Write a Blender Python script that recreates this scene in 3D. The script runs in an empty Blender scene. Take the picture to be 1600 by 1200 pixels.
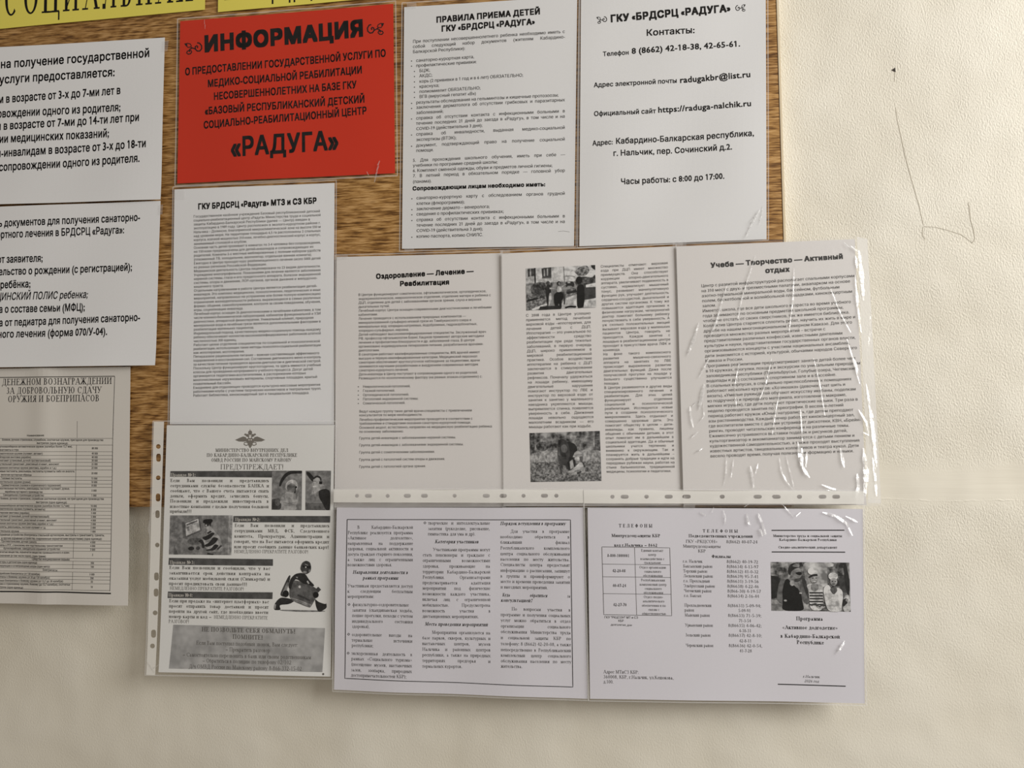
import bpy, bmesh, math, random
import numpy as np
from mathutils import Matrix, Vector
from mathutils.geometry import delaunay_2d_cdt
random.seed(7)
scene = bpy.context.scene
COL = scene.collection

# ------------------------------------------------------------------ camera
F_PX, CX, CY, DIST = 1250.0, 800.0, 600.0, 0.885
def _n(v): v = np.array(v, float); return v/np.linalg.norm(v)
XW = _n((10300, -190, -1250))            # wall's right, in camera axes (right, down, forward)
ZW = np.array((50, -24600, 1250), float); ZW = _n(ZW-XW*ZW.dot(XW))   # wall's up
YW = np.cross(ZW, XW)                    # into the wall
CAM = np.array((0.0, -DIST, 1.5))
cam_d = bpy.data.cameras.new('camera'); cam = bpy.data.objects.new('camera', cam_d); COL.objects.link(cam)
cam_d.sensor_width = 36; cam_d.lens = 36*F_PX/1600; cam_d.clip_start = .02
right = (XW[0], YW[0], ZW[0]); up = (-XW[1], -YW[1], -ZW[1]); back = (-XW[2], -YW[2], -ZW[2])
cam.matrix_world = Matrix([[right[i], up[i], back[i], CAM[i]] for i in range(3)]+[[0, 0, 0, 1]])
scene.camera = cam
R3 = np.array([XW, YW, ZW])

def P(px, py, y=0.0):
    """the point of the plane y (parallel to the wall) that the photograph shows at a pixel"""
    d = R3 @ np.array(((px-CX)/F_PX, (py-CY)/F_PX, 1.0))
    t = (y-CAM[1])/d[1]
    return CAM+t*d

# ------------------------------------------------------------------ light and exposure
world = bpy.data.worlds.new('World'); scene.world = world; world.use_nodes = True
bg = world.node_tree.nodes['Background']; bg.inputs[0].default_value = (1.0, .89, .76, 1); bg.inputs[1].default_value = .26
def area(name, loc, target, sx, sy, power, color):
    l = bpy.data.lights.new(name, 'AREA'); l.shape = 'RECTANGLE'; l.size = sx; l.size_y = sy; l.energy = power; l.color = color
    o = bpy.data.objects.new(name, l); COL.objects.link(o); o.location = loc
    o.rotation_euler = (Vector(target)-Vector(loc)).to_track_quat('-Z', 'Y').to_euler(); return o
area('window_daylight', (1.70, -1.05, 2.22), (0.1, 0, 1.4), 1.0, 1.2, 40.5, (1.0, .98, .945))
vs = scene.view_settings; vs.view_transform = 'Standard'; vs.look = 'None'; vs.exposure = 0.22; vs.gamma = 1.0; vs.use_curve_mapping = False

# ------------------------------------------------------------------ materials
def newmat(name):
    m = bpy.data.materials.new(name); m.use_nodes = True; nt = m.node_tree
    return m, nt, nt.nodes, nt.links, nt.nodes['Principled BSDF']
def flat(name, col, rough=.7, spec=.3):
    m, nt, N, L, b = newmat(name)
    b.inputs['Base Color'].default_value = (*col, 1); b.inputs['Roughness'].default_value = rough
    b.inputs['Specular IOR Level'].default_value = spec; return m
def node(N, t, **k):
    n = N.new(t)
    for a, v in k.items():
        if a in n.inputs: n.inputs[a].default_value = v
        else: setattr(n, a, v)
    return n
def ramp(N, stops):
    r = N.new('ShaderNodeValToRGB'); e = r.color_ramp.elements
    while len(e) < len(stops): e.new(.5)
    for i, (p, c) in enumerate(stops):
        e[i].position = p; e[i].color = (*c, 1) if len(c) == 3 else c
    return r
def paper_mat(name, col, rough=.6):
    m, nt, N, L, b = newmat(name)
    tc = N.new('ShaderNodeTexCoord'); n = node(N, 'ShaderNodeTexNoise', Scale=900.0, Detail=3.0)
    L.new(tc.outputs['Object'], n.inputs['Vector'])
    r = ramp(N, [(.3, tuple(c*.97 for c in col)), (.7, col)]); L.new(n.outputs['Fac'], r.inputs['Fac'])
    L.new(r.outputs['Color'], b.inputs['Base Color']); b.inputs['Roughness'].default_value = rough
    b.inputs['Specular IOR Level'].default_value = .25; return m
def noise_mat(name, c0, c1, c2, scale, sy=1.0):
    m, nt, N, L, b = newmat(name)
    tc = N.new('ShaderNodeTexCoord'); mp = N.new('ShaderNodeMapping'); mp.inputs['Scale'].default_value = (1, 1, sy)
    n = node(N, 'ShaderNodeTexNoise', Scale=scale, Detail=2.5, Roughness=.6)
    L.new(tc.outputs['Object'], mp.inputs[0]); L.new(mp.outputs[0], n.inputs['Vector'])
    r = ramp(N, [(.36, (c0,)*3), (.5, (c1,)*3), (.66, (c2,)*3)]); L.new(n.outputs['Fac'], r.inputs['Fac'])
    L.new(r.outputs['Color'], b.inputs['Base Color']); b.inputs['Roughness'].default_value = .6
    b.inputs['Specular IOR Level'].default_value = .2; return m
def film_mat(name, haze=.0, rough=.12, bump=.25, scale=35.0, gain=1.0, hazecol=(.9, .9, .9)):
    m, nt, N, L, b = newmat(name); N.remove(b); out = N['Material Output']
    tr = N.new('ShaderNodeBsdfTransparent'); gl = N.new('ShaderNodeBsdfGlossy'); gl.inputs['Roughness'].default_value = rough
    df = N.new('ShaderNodeBsdfDiffuse'); df.inputs['Color'].default_value = (*hazecol, 1)
    tc = N.new('ShaderNodeTexCoord'); mp = N.new('ShaderNodeMapping'); mp.inputs['Scale'].default_value = (1.6, 1, .6)
    n = node(N, 'ShaderNodeTexNoise', Scale=scale, Detail=2.0, Distortion=1.2)
    bp = node(N, 'ShaderNodeBump', Strength=bump, Distance=.004)
    L.new(tc.outputs['Object'], mp.inputs[0]); L.new(mp.outputs[0], n.inputs['Vector']); L.new(n.outputs['Fac'], bp.inputs['Height'])
    L.new(bp.outputs['Normal'], gl.inputs['Normal'])
    mx = N.new('ShaderNodeMixShader'); mx.inputs[0].default_value = haze
    L.new(tr.outputs[0], mx.inputs[1]); L.new(df.outputs[0], mx.inputs[2])
    m2 = N.new('ShaderNodeMixShader'); m2.inputs[0].default_value = min(1, .035*gain); L.new(mx.outputs[0], m2.inputs[1]); L.new(gl.outputs[0], m2.inputs[2])
    L.new(m2.outputs[0], out.inputs['Surface']); return m

def wall_mat():
    m, nt, N, L, b = newmat('painted_stucco')
    tc = N.new('ShaderNodeTexCoord'); sx = N.new('ShaderNodeSeparateXYZ'); L.new(tc.outputs['Object'], sx.inputs[0])
    n1 = node(N, 'ShaderNodeTexNoise', Scale=500.0, Detail=3.0, Roughness=.55, Distortion=.15)
    mp = N.new('ShaderNodeMapping'); mp.inputs['Scale'].default_value = (1.25, 1, .8); mp.inputs['Rotation'].default_value = (0, .35, 0)
    L.new(tc.outputs['Object'], mp.inputs[0]); L.new(mp.outputs[0], n1.inputs['Vector'])
    n2 = node(N, 'ShaderNodeTexNoise', Scale=9.0, Detail=2.0); L.new(tc.outputs['Object'], n2.inputs['Vector'])
    # long horizontal trowel strokes along the seam between the two coats
    m3 = N.new('ShaderNodeMapping'); m3.inputs['Scale'].default_value = (9, 1, 130); m3.inputs['Rotation'].default_value = (0, .05, 0)
    n3 = node(N, 'ShaderNodeTexNoise', Scale=1.0, Detail=3.0, Distortion=.3); L.new(tc.outputs['Object'], m3.inputs[0]); L.new(m3.outputs[0], n3.inputs['Vector'])
    zs = P(1500, 760)[2]
    wob = node(N, 'ShaderNodeMath', operation='MULTIPLY_ADD'); wob.inputs[1].default_value = .06; L.new(n2.outputs['Fac'], wob.inputs[0]); L.new(sx.outputs['Z'], wob.inputs[2])
    d = node(N, 'ShaderNodeMath', operation='SUBTRACT'); d.inputs[1].default_value = zs+.03; L.new(wob.outputs[0], d.inputs[0])
    ab = node(N, 'ShaderNodeMath', operation='ABSOLUTE'); L.new(d.outputs[0], ab.inputs[0])
    band = node(N, 'ShaderNodeMapRange', interpolation_type='SMOOTHSTEP'); band.inputs['From Min'].default_value = .008; band.inputs['From Max'].default_value = .03
    L.new(ab.outputs[0], band.inputs['Value'])                       # 0 in the band, 1 away from it
    low = node(N, 'ShaderNodeMapRange'); low.inputs['From Min'].default_value = zs-.25; low.inputs['From Max'].default_value = zs-.02
    low.inputs['To Min'].default_value = .33; low.inputs['To Max'].default_value = 1.0; L.new(sx.outputs['Z'], low.inputs['Value'])
    mixh = node(N, 'ShaderNodeMix'); soft = node(N, 'ShaderNodeMath', operation='MULTIPLY_ADD'); soft.inputs[1].default_value = .34; soft.inputs[2].default_value = .33; L.new(n3.outputs['Fac'], soft.inputs[0])
    L.new(band.outputs[0], mixh.inputs[0]); L.new(soft.outputs[0], mixh.inputs[2]); L.new(n1.outputs['Fac'], mixh.inputs[3])
    mh = node(N, 'ShaderNodeMath', operation='MULTIPLY'); L.new(mixh.outputs[0], mh.inputs[0]); L.new(low.outputs[0], mh.inputs[1])
    bp = node(N, 'ShaderNodeBump', Strength=.58, Distance=.0018); L.new(mh.outputs[0], bp.inputs['Height'])
    bp2 = node(N, 'ShaderNodeBump', Strength=.2, Distance=.03); L.new(n2.outputs['Fac'], bp2.inputs['Height']); L.new(bp.outputs['Normal'], bp2.inputs['Normal'])
    L.new(bp2.outputs['Normal'], b.inputs['Normal'])
    r = ramp(N, [(.3, (.70, .660, .560)), (.7, (.77, .737, .645))]); L.new(n2.outputs['Fac'], r.inputs['Fac'])
    L.new(r.outputs['Color'], b.inputs['Base Color']); b.inputs['Roughness'].default_value = .55; b.inputs['Specular IOR Level'].default_value = .3
    return m

def wood_mat():
    m, nt, N, L, b = newmat('oak_laminate')
    tc = N.new('ShaderNodeTexCoord')
    def stretched(sc, rot, scale, detail, dist=0.0):
        mp = N.new('ShaderNodeMapping'); mp.inputs['Scale'].default_value = sc; mp.inputs['Rotation'].default_value = rot
        L.new(tc.outputs['Object'], mp.inputs[0]); n = node(N, 'ShaderNodeTexNoise', Scale=scale, Detail=detail, Roughness=.62, Distortion=dist)
        L.new(mp.outputs[0], n.inputs['Vector']); return n
    fine = stretched((44, 1, 520), (0, .02, 0), 1.0, 3.0, .12)
    mid = stretched((14, 1, 130), (0, -.02, 0), 1.0, 3.0, .35)
    big = stretched((3.2, 1, 7), (0, 0, 0), 1.0, 2.0, .4)
    # cathedral figure: contour lines of a slow noise field
    mp = N.new('ShaderNodeMapping'); mp.inputs['Scale'].default_value = (4.2, 1, 15); L.new(tc.outputs['Object'], mp.inputs[0])
    nf = node(N, 'ShaderNodeTexNoise', Scale=1.0, Detail=.5, Distortion=.2); L.new(mp.outputs[0], nf.inputs['Vector'])
    ms = node(N, 'ShaderNodeMath', operation='MULTIPLY'); ms.inputs[1].default_value = 34.0; L.new(nf.outputs['Fac'], ms.inputs[0])
    fr = node(N, 'ShaderNodeMath', operation='PINGPONG'); fr.inputs[1].default_value = 1.0; L.new(ms.outputs[0], fr.inputs[0])
    def mix(fac, a, bb, f=None, blend='MIX'):
        x = node(N, 'ShaderNodeMix', data_type='RGBA', blend_type=blend)
        if f is not None: x.inputs[0].default_value = f
        else: L.new(fac, x.inputs[0])
        L.new(a, x.inputs[6]); L.new(bb, x.inputs[7]); return x.outputs[2]
    base = ramp(N, [(.38, (.120, .052, .011)), (.46, (.275, .140, .038)), (.53, (.42, .236, .078)), (.61, (.57, .355, .150))])
    add = node(N, 'ShaderNodeMath', operation='MULTIPLY_ADD'); add.inputs[1].default_value = .84; L.new(fine.outputs['Fac'], add.inputs[0])
    m2 = node(N, 'ShaderNodeMath', operation='MULTIPLY'); m2.inputs[1].default_value = .16; L.new(mid.outputs['Fac'], m2.inputs[0]); L.new(m2.outputs[0], add.inputs[2])
    a2 = node(N, 'ShaderNodeMath', operation='MULTIPLY_ADD'); a2.inputs[1].default_value = -.075; L.new(fr.outputs[0], a2.inputs[0])
    a3 = node(N, 'ShaderNodeMath', operation='ADD'); a3.inputs[1].default_value = .045; L.new(add.outputs[0], a3.inputs[0]); L.new(a3.outputs[0], a2.inputs[2])
    L.new(a2.outputs[0], base.inputs['Fac'])
    tone = ramp(N, [(.3, (.80, .74, .70)), (.7, (1.06, 1.04, 1.0))]); L.new(big.outputs['Fac'], tone.inputs['Fac'])
    pore = stretched((52, 1, 800), (0, .01, 0), 1.0, 1.5, .05); pr = ramp(N, [(.56, (1, 1, 1)), (.66, (.42, .34, .26))]); L.new(pore.outputs['Fac'], pr.inputs['Fac'])
    L.new(mix(None, mix(None, base.outputs['Color'], tone.outputs['Color'], 1.0, 'MULTIPLY'), pr.outputs['Color'], .6, 'MULTIPLY'), b.inputs['Base Color'])
    bp = node(N, 'ShaderNodeBump', Strength=.25, Distance=.0006); L.new(fine.outputs['Fac'], bp.inputs['Height']); L.new(bp.outputs['Normal'], b.inputs['Normal'])
    b.inputs['Roughness'].default_value = .48; b.inputs['Specular IOR Level'].default_value = .35; return m

M = dict(
    wall=wall_mat(), wood=wood_mat(), band=flat('edge_band_beige', (.66, .56, .40), .5),
    paper=paper_mat('white_paper', (.72, .725, .735)), relit=paper_mat('relit_white_paper', (.80, .81, .83)), warm=paper_mat('warm_white_paper', (.725, .705, .695)), cool=paper_mat('cool_white_paper', (.67, .66, .715)),  # left sheets' white paper is lightened in colour to offset the daylight's falloff
    grey=paper_mat('newsprint_white', (.68, .655, .615)), copy=paper_mat('photocopy_white', (.77, .775, .765)), red=paper_mat('red_card', (.60, .030, .008), .5), yellow=paper_mat('yellow_paper', (.80, .71, .13), .5),
    ink=flat('black_ink', (.010, .009, .009), .7, .12), soft=flat('toner_ink', (.035, .033, .032), .7, .15), darkgrey=flat('dark_grey_print', (.105, .098, .088), .6),
    tint=flat('grey_tint_print', (.66, .635, .59), .65), reverse=flat('unprinted_letters', (.62, .60, .56), .6),
    greybox=noise_mat('grey_box_print', .30, .38, .46, 55), rule=flat('rule_ink', (.07, .065, .06), .6),
    film=film_mat('clear_film', haze=.006, gain=.5), crinkle=film_mat('crinkled_film', haze=.05, rough=.2, bump=.5, scale=26, gain=1.8),
    cloudy=film_mat('cloudy_film', haze=.46, rough=.15, bump=.5, scale=45, gain=1.4), rim=film_mat('frosted_rim', haze=.8, rough=.3, bump=.1, hazecol=(.88, .87, .83)),
    seam=film_mat('welded_film_edge', haze=.30, rough=.3, bump=.2, scale=90, gain=1.5), tape=film_mat('clear_tape', haze=.15, rough=.22, bump=.4, scale=120, gain=1.2), glint=film_mat('film_fold', haze=.16, rough=.3, bump=.1, scale=150, gain=7),
    crack=flat('crack_dirt', (.40, .355, .28), .8), hole=flat('chipped_hole', (.05, .042, .035), .9), ridge=flat('ridge_paint', (.78, .72, .61), .6),
)
for i, g in enumerate((.006, .018, .045, .11, .20, .32, .47, .64)): M['g%d' % i] = noise_mat('print_grey_%d' % i, g*.6, g, min(.7, g*1.45), 190)
M['leafd'] = noise_mat('print_dark_foliage', .014, .05, .17, 260); M['leafm'] = noise_mat('print_mid_foliage', .05, .16, .36, 420)
M['leafl'] = noise_mat('print_light_grass', .16, .30, .50, 380, .6); M['blur'] = noise_mat('print_soft_background', .02, .16, .42, 130)
M['blurl'] = noise_mat('print_soft_light_background', .16, .40, .62, 90); M['mottle'] = noise_mat('print_mottled_grey', .14, .20, .29, 190); M['bar'] = noise_mat('print_heading_bar', .055, .075, .10, 120); M['emblem'] = flat('emblem_grey', (.19, .175, .155), .6)

# ------------------------------------------------------------------ objects
ROOTS = {}
def empty(name, loc, label, cat, group=None):
    o = bpy.data.objects.new(name, None); COL.objects.link(o); o.location = loc; o.empty_display_size = .03
    o['label'] = label; o['category'] = cat
    if group: o['group'] = group
    return o
def mk(name, V, Fc, mats, parent=None, mi=None, smooth=False):
    V = np.asarray(V, float)
    if parent is not None: V = V-np.array(parent.location)
    me = bpy.data.meshes.new(name); me.from_pydata(V.tolist(), [], Fc)
    for m in (mats if isinstance(mats, list) else [mats]): me.materials.append(m)
    if mi is not None: me.polygons.foreach_set('material_index', mi)
    if smooth: me.polygons.foreach_set('use_smooth', [True]*len(me.polygons))
    me.update(); o = bpy.data.objects.new(name, me); COL.objects.link(o)
    if parent is not None: o.parent = parent
    return o
def box(name, lo, hi, mat, parent=None, bevel=0.0):
    bm = bmesh.new(); bmesh.ops.create_cube(bm, size=1)
    for v in bm.verts: v.co = [lo[i]+(v.co[i]+.5)*(hi[i]-lo[i]) for i in range(3)]
    if bevel: bmesh.ops.bevel(bm, geom=bm.edges[:], offset=bevel, segments=2, affect='EDGES')
    V = [tuple(v.co) for v in bm.verts]; Fc = [[v.index for v in f.verts] for f in bm.faces]; bm.free()
    return mk(name, V, Fc, mat, parent)
# ------------------------------------------------------------------ lettering: plain letters from the built-in font, roman letters drawn below
class Sans:
    """plain letters: outlines of the built-in font, filled here contour by contour and thickened for the bold cuts"""
    def __init__(s, off, res=2, shear=0.0):
        s.c = bpy.data.curves.new('lettering', 'FONT'); s.c.resolution_u = res; s.c.fill_mode = 'NONE'; s.off = off
        s.o = bpy.data.objects.new('lettering', s.c); COL.objects.link(s.o); s.g = {}; s.shear = shear
        s.cap = .728; s.pw = s.width('||')
    def loops(s, t):
        s.c.body = t; dg = bpy.context.evaluated_depsgraph_get(); e = s.o.evaluated_get(dg); m = e.to_mesh()
        co = [(v.co.x, v.co.y) for v in m.vertices]; nb = {}
        for q in m.edges:
            a, b = q.vertices; nb.setdefault(a, []).append(b); nb.setdefault(b, []).append(a)
        e.to_mesh_clear(); seen, out = set(), []
        for k in range(len(co)):
            if k in seen or k not in nb: continue
            lp, p, c = [k], None, k
            while True:
                seen.add(c); n = [x for x in nb[c] if x != p]; p = c; c = n[0] if n else k
                if c == k or c in seen: break
                lp.append(c)
            if lp[1:] and lp[1] != k+1 and k+1 in lp: lp = [lp[0]]+lp[:0:-1]     # keep the drawing direction of the font
            L = []
            for i in lp:
                if not L or math.dist(co[i], L[-1]) > 1e-5: L.append(co[i])
            if len(L) > 2: out.append(L)
        return out
    def width(s, t): X = [p[0] for l in s.loops(t) for p in l]; return max(X)-min(X)
    def glyph(s, ch):
        if ch in s.g: return s.g[ch]
        lp = s.loops(ch); adv = s.width('|'+ch+'|')-s.pw; V, Fc = [], []
        if lp:
            pts = [Vector(p) for l in lp for p in l]; ed, k = [], 0
            for l in lp: ed += [(k+i, k+(i+1) % len(l)) for i in range(len(l))]; k += len(l)
            v2, _, f2, *_ = delaunay_2d_cdt(pts, ed, [], 0, 1e-5)
            def winding(x, y):
                w = 0
                for l in lp:
                    for p, q in zip(l, l[1:]+l[:1]):
                        if (p[1] > y) != (q[1] > y):
                            side = (q[0]-p[0])*(y-p[1])-(x-p[0])*(q[1]-p[1]); up_ = q[1] > p[1]
                            if up_ and side > 0: w += 1
                            elif not up_ and side < 0: w -= 1
                return w
            tri = [list(t) for t in f2 if winding(sum(v2[i][0] for i in t)/3, sum(v2[i][1] for i in t)/3)]
            d = s.off; n = 1 if not d else 2 if d < .008 else 4 if d < .014 else 8
            for c in range(n):
                dx, dy = (0, 0) if n == 1 else (d*(-1, 0, 1, -1, 1, -1, 0, 1)[c], d*(-1, -1, -1, 0, 0, 1, 1, 1)[c]) if n == 8 else (d*math.cos(2*math.pi*(c+.5*(n == 4))/n), d*math.sin(2*math.pi*(c+.5*(n == 4))/n)); k = len(V)
                V += [(p[0]+dx, p[1]+dy) for p in v2]; Fc += [[i+k for i in t] for t in tri]
        if ch == '1':                                    # a flag for the plain upright of the figure one
            xs = [p[0] for p in V]; x0, x1, d = min(xs), max(xs), s.off; k = len(V)
            V += [(x0+.04, .728+d), (x0-.12, .60+d), (x0-.12, .50-d), (x0+.04, .61-d)]; Fc.append([k, k+1, k+2, k+3])
        if ch in '«»' and s.off > .04: V = [(p[0]*.72, .08+p[1]*.72) for p in V]; adv *= .72
        V = np.array(V, float).reshape(-1, 2)/s.cap; V[:, 0] += s.shear*V[:, 1]
        s.g[ch] = (V, Fc, (adv+s.off*1.2)/s.cap); return s.g[ch]
    def done(s): bpy.data.objects.remove(s.o); bpy.data.curves.remove(s.c)

SERIF = {  # S stem with serifs, s stem, h hairline, d heavy diagonal, f foot serif, v arm tick, a modulated bowl, o dot; numbers in cap heights
'А': (.92, 'h .1 0 .45 1;d .44 1 .8 0;h .23 .33 .68 .33;f .1 0;f .8 0'), 'Б': (.74, 'S .2;h .2 .98 .6 .98;v .6 1 .76;a .34 .28 .3 .28 -90 90;h .2 .55 .36 .55;h .2 .02 .36 .02'),
'В': (.78, 'S .2;a .38 .77 .23 .23 -90 90;a .4 .28 .29 .28 -90 90;h .2 .98 .38 .98;h .2 .54 .4 .54;h .2 .02 .4 .02'), 'Г': (.68, 'S .2;h .2 .98 .6 .98;v .6 1 .74'),
'Д': (.92, 'h .24 .04 .36 1;s .68 0 1;h .26 .98 .8 .98;h .06 .02 .86 .02;v .07 .02 -.24;v .85 .02 -.24'), 'Е': (.76, 'S .2;h .2 .98 .62 .98;v .62 1 .78;h .2 .53 .5 .53;v .5 .63 .43;h .2 .02 .66 .02;v .66 .2 0'),
'Ж': (1.2, 'S .58;d .1 0 .5 .55;h .16 1 .5 .5;h .66 .5 1 1;d .66 .55 1.06 0;f .1 0;f 1.06 0;f .16 1;f 1 1'), 'З': (.66, 'a .3 .76 .22 .24 -90 140;a .3 .28 .27 .28 -140 90'),
'И': (.98, 'S .2;S .76;h .2 .06 .76 .94'), 'Й': (.98, 'S .2;S .76;h .2 .06 .76 .94;a .48 1.24 .15 .1 180 360'), 'К': (.86, 'S .2;h .26 .48 .64 .96;d .38 .58 .74 0;f .74 0;f .64 1'),
'Л': (.9, 'h .18 .05 .36 1;s .7 0 1;h .28 .98 .8 .98;f .7 0;o .12 .06'), 'М': (1.12, 'h .18 0 .2 1;d .2 1 .54 .06;h .56 .06 .88 1;S .9;f .18 0;f .2 1'), 'Н': (.98, 'S .2;S .76;h .2 .52 .76 .52'),
'О': (.92, 'a .46 .5 .38 .5 0 360'), 'П': (.98, 'S .2;S .76;h .2 .98 .76 .98'), 'Р': (.72, 'S .2;a .36 .74 .27 .26 -90 90;h .2 .98 .36 .98;h .2 .48 .36 .48'), 'С': (.86, 'a .46 .5 .38 .5 48 312;v .76 .98 .68'),
'Т': (.8, 'S .4;h .06 .98 .74 .98;v .06 1 .76;v .74 1 .76'), 'У': (.86, 'd .12 1 .46 .36;h .76 1 .42 .16;a .3 .2 .14 .19 200 340;f .12 1;f .76 1'), 'Ф': (1.0, 'S .5;a .5 .5 .4 .33 0 360'), 'Х': (.9, 'd .14 1 .76 0;h .76 1 .12 0;f .14 1;f .76 0;f .76 1;f .12 0'),
'Ц': (.98, 'S .2;S .74;h .2 .02 .92 .02;v .92 .02 -.24'), 'Ч': (.88, 'S .68;s .18 .66 1;f .18 1;a .42 .68 .24 .2 180 270;h .42 .48 .68 .5'), 'Ш': (1.3, 'S .2;S .64;S 1.08;h .2 .02 1.08 .02'), 'Щ': (1.32, 'S .2;S .62;S 1.04;h .2 .02 1.24 .02;v 1.24 .02 -.24'),
'Ъ': (.86, 's .3;h .06 .98 .3 .98;v .06 1 .78;a .46 .28 .28 .28 -90 90;h .3 .55 .46 .55;h .2 .02 .46 .02'), 'Ы': (1.08, 'S .2;a .34 .28 .26 .28 -90 90;h .2 .55 .34 .55;h .2 .02 .34 .02;S .86'), 'Ь': (.74, 'S .2;a .36 .28 .28 .28 -90 90;h .2 .55 .36 .55;h .2 .02 .36 .02'),
'Э': (.84, 'a .36 .5 .38 .5 -136 136;h .34 .51 .7 .51;v .08 .98 .7'), 'Ю': (1.26, 'S .2;h .2 .51 .5 .51;a .82 .5 .34 .5 0 360'), 'Я': (.84, 'S .64;a .46 .74 .27 .26 90 270;h .46 .98 .64 .98;h .46 .5 .64 .5;d .5 .5 .16 0;f .14 0'),
'а': (.63, 's .4 .02 .46;a .27 .46 .15 .2 10 165;a .25 .19 .17 .19 0 360;h .4 .03 .54 .05'), 'б': (.66, 'a .32 .33 .25 .33 0 360;a .44 .42 .38 .5 105 185;h .34 .9 .54 1'), 'е': (.58, 'a .31 .34 .24 .34 30 325;h .1 .38 .54 .38;h .54 .38 .5 .52'),
'о': (.64, 'a .32 .34 .26 .34 0 360'), 'с': (.56, 'a .31 .34 .25 .34 50 315;o .48 .54'), 'р': (.66, 'S .15 -.3 .68;a .35 .34 .26 .34 -150 150'), 'у': (.62, 'd .08 .68 .33 .06;h .56 .68 .26 -.22;h .26 -.22 .12 -.26;f .08 .68;f .56 .68'),
'ф': (.9, 'S .44 -.3 1;a .44 .34 .36 .34 0 360'),
'0': (.68, 'a .34 .5 .26 .5 0 360'), '1': (.68, 's .36 0 1;f .36 0;h .34 .98 .16 .86'), '2': (.68, 'a .32 .72 .22 .28 -20 170;d .5 .6 .1 .06;d .1 .05 .6 .05'), '3': (.68, 'a .3 .76 .2 .24 -80 150;a .3 .28 .25 .28 -150 90'),
'4': (.68, 's .46 0 1;h .46 1 .06 .3;h .06 .28 .64 .28'), '5': (.68, 'd .2 .95 .58 .95;h .18 1 .14 .56;a .3 .31 .27 .31 -150 110'), '6': (.68, 'a .34 .31 .24 .31 0 360;a .52 .45 .42 .55 98 190'), '7': (.68, 'd .1 .95 .6 .95;d .58 .95 .26 0'),
'8': (.68, 'a .34 .76 .19 .24 0 360;a .34 .27 .25 .27 0 360'), '9': (.68, 'a .34 .69 .24 .31 0 360;a .16 .55 .42 .55 -82 10'),
'.': (.3, 'o .14 .06'), ',': (.32, 'o .15 .06;h .19 .04 .1 -.16'), ':': (.34, 'o .16 .06;o .16 .58'), ';': (.34, 'o .16 .58;o .16 .06;h .2 .04 .1 -.16'), '!': (.42, 's .2 .28 1;o .2 .06'), '?': (.6, 'a .28 .76 .2 .24 -60 170;s .3 .26 .42;o .3 .06'),
'-': (.42, 'd .06 .32 .34 .32'), '–': (.7, 'd .04 .32 .66 .32'), '—': (1.1, 'd .04 .32 1.06 .32'), '(': (.42, 'a .5 .4 .38 .66 115 245'), ')': (.42, 'a -.08 .4 .38 .66 -65 65'), '/': (.42, 'h .02 0 .38 1'),
'«': (.62, 'h .3 .6 .08 .36;h .08 .36 .3 .12;h .52 .6 .3 .36;h .3 .36 .52 .12'), '»': (.62, 'h .08 .6 .3 .36;h .3 .36 .08 .12;h .3 .6 .52 .36;h .52 .36 .3 .12'), '"': (.5, 's .14 .7 1;s .34 .7 1'), '_': (.6, 'h 0 -.2 .6 -.2'),
'№': (1.36, 'S .2;S .74;d .2 1 .74 0;a 1.08 .52 .18 .22 0 360;h .9 .2 1.26 .2'), '❖': (.8, 'd .34 .12 .62 .4;d .62 .4 .34 .68;d .34 .68 .06 .4;d .06 .4 .34 .12'),
}
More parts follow.
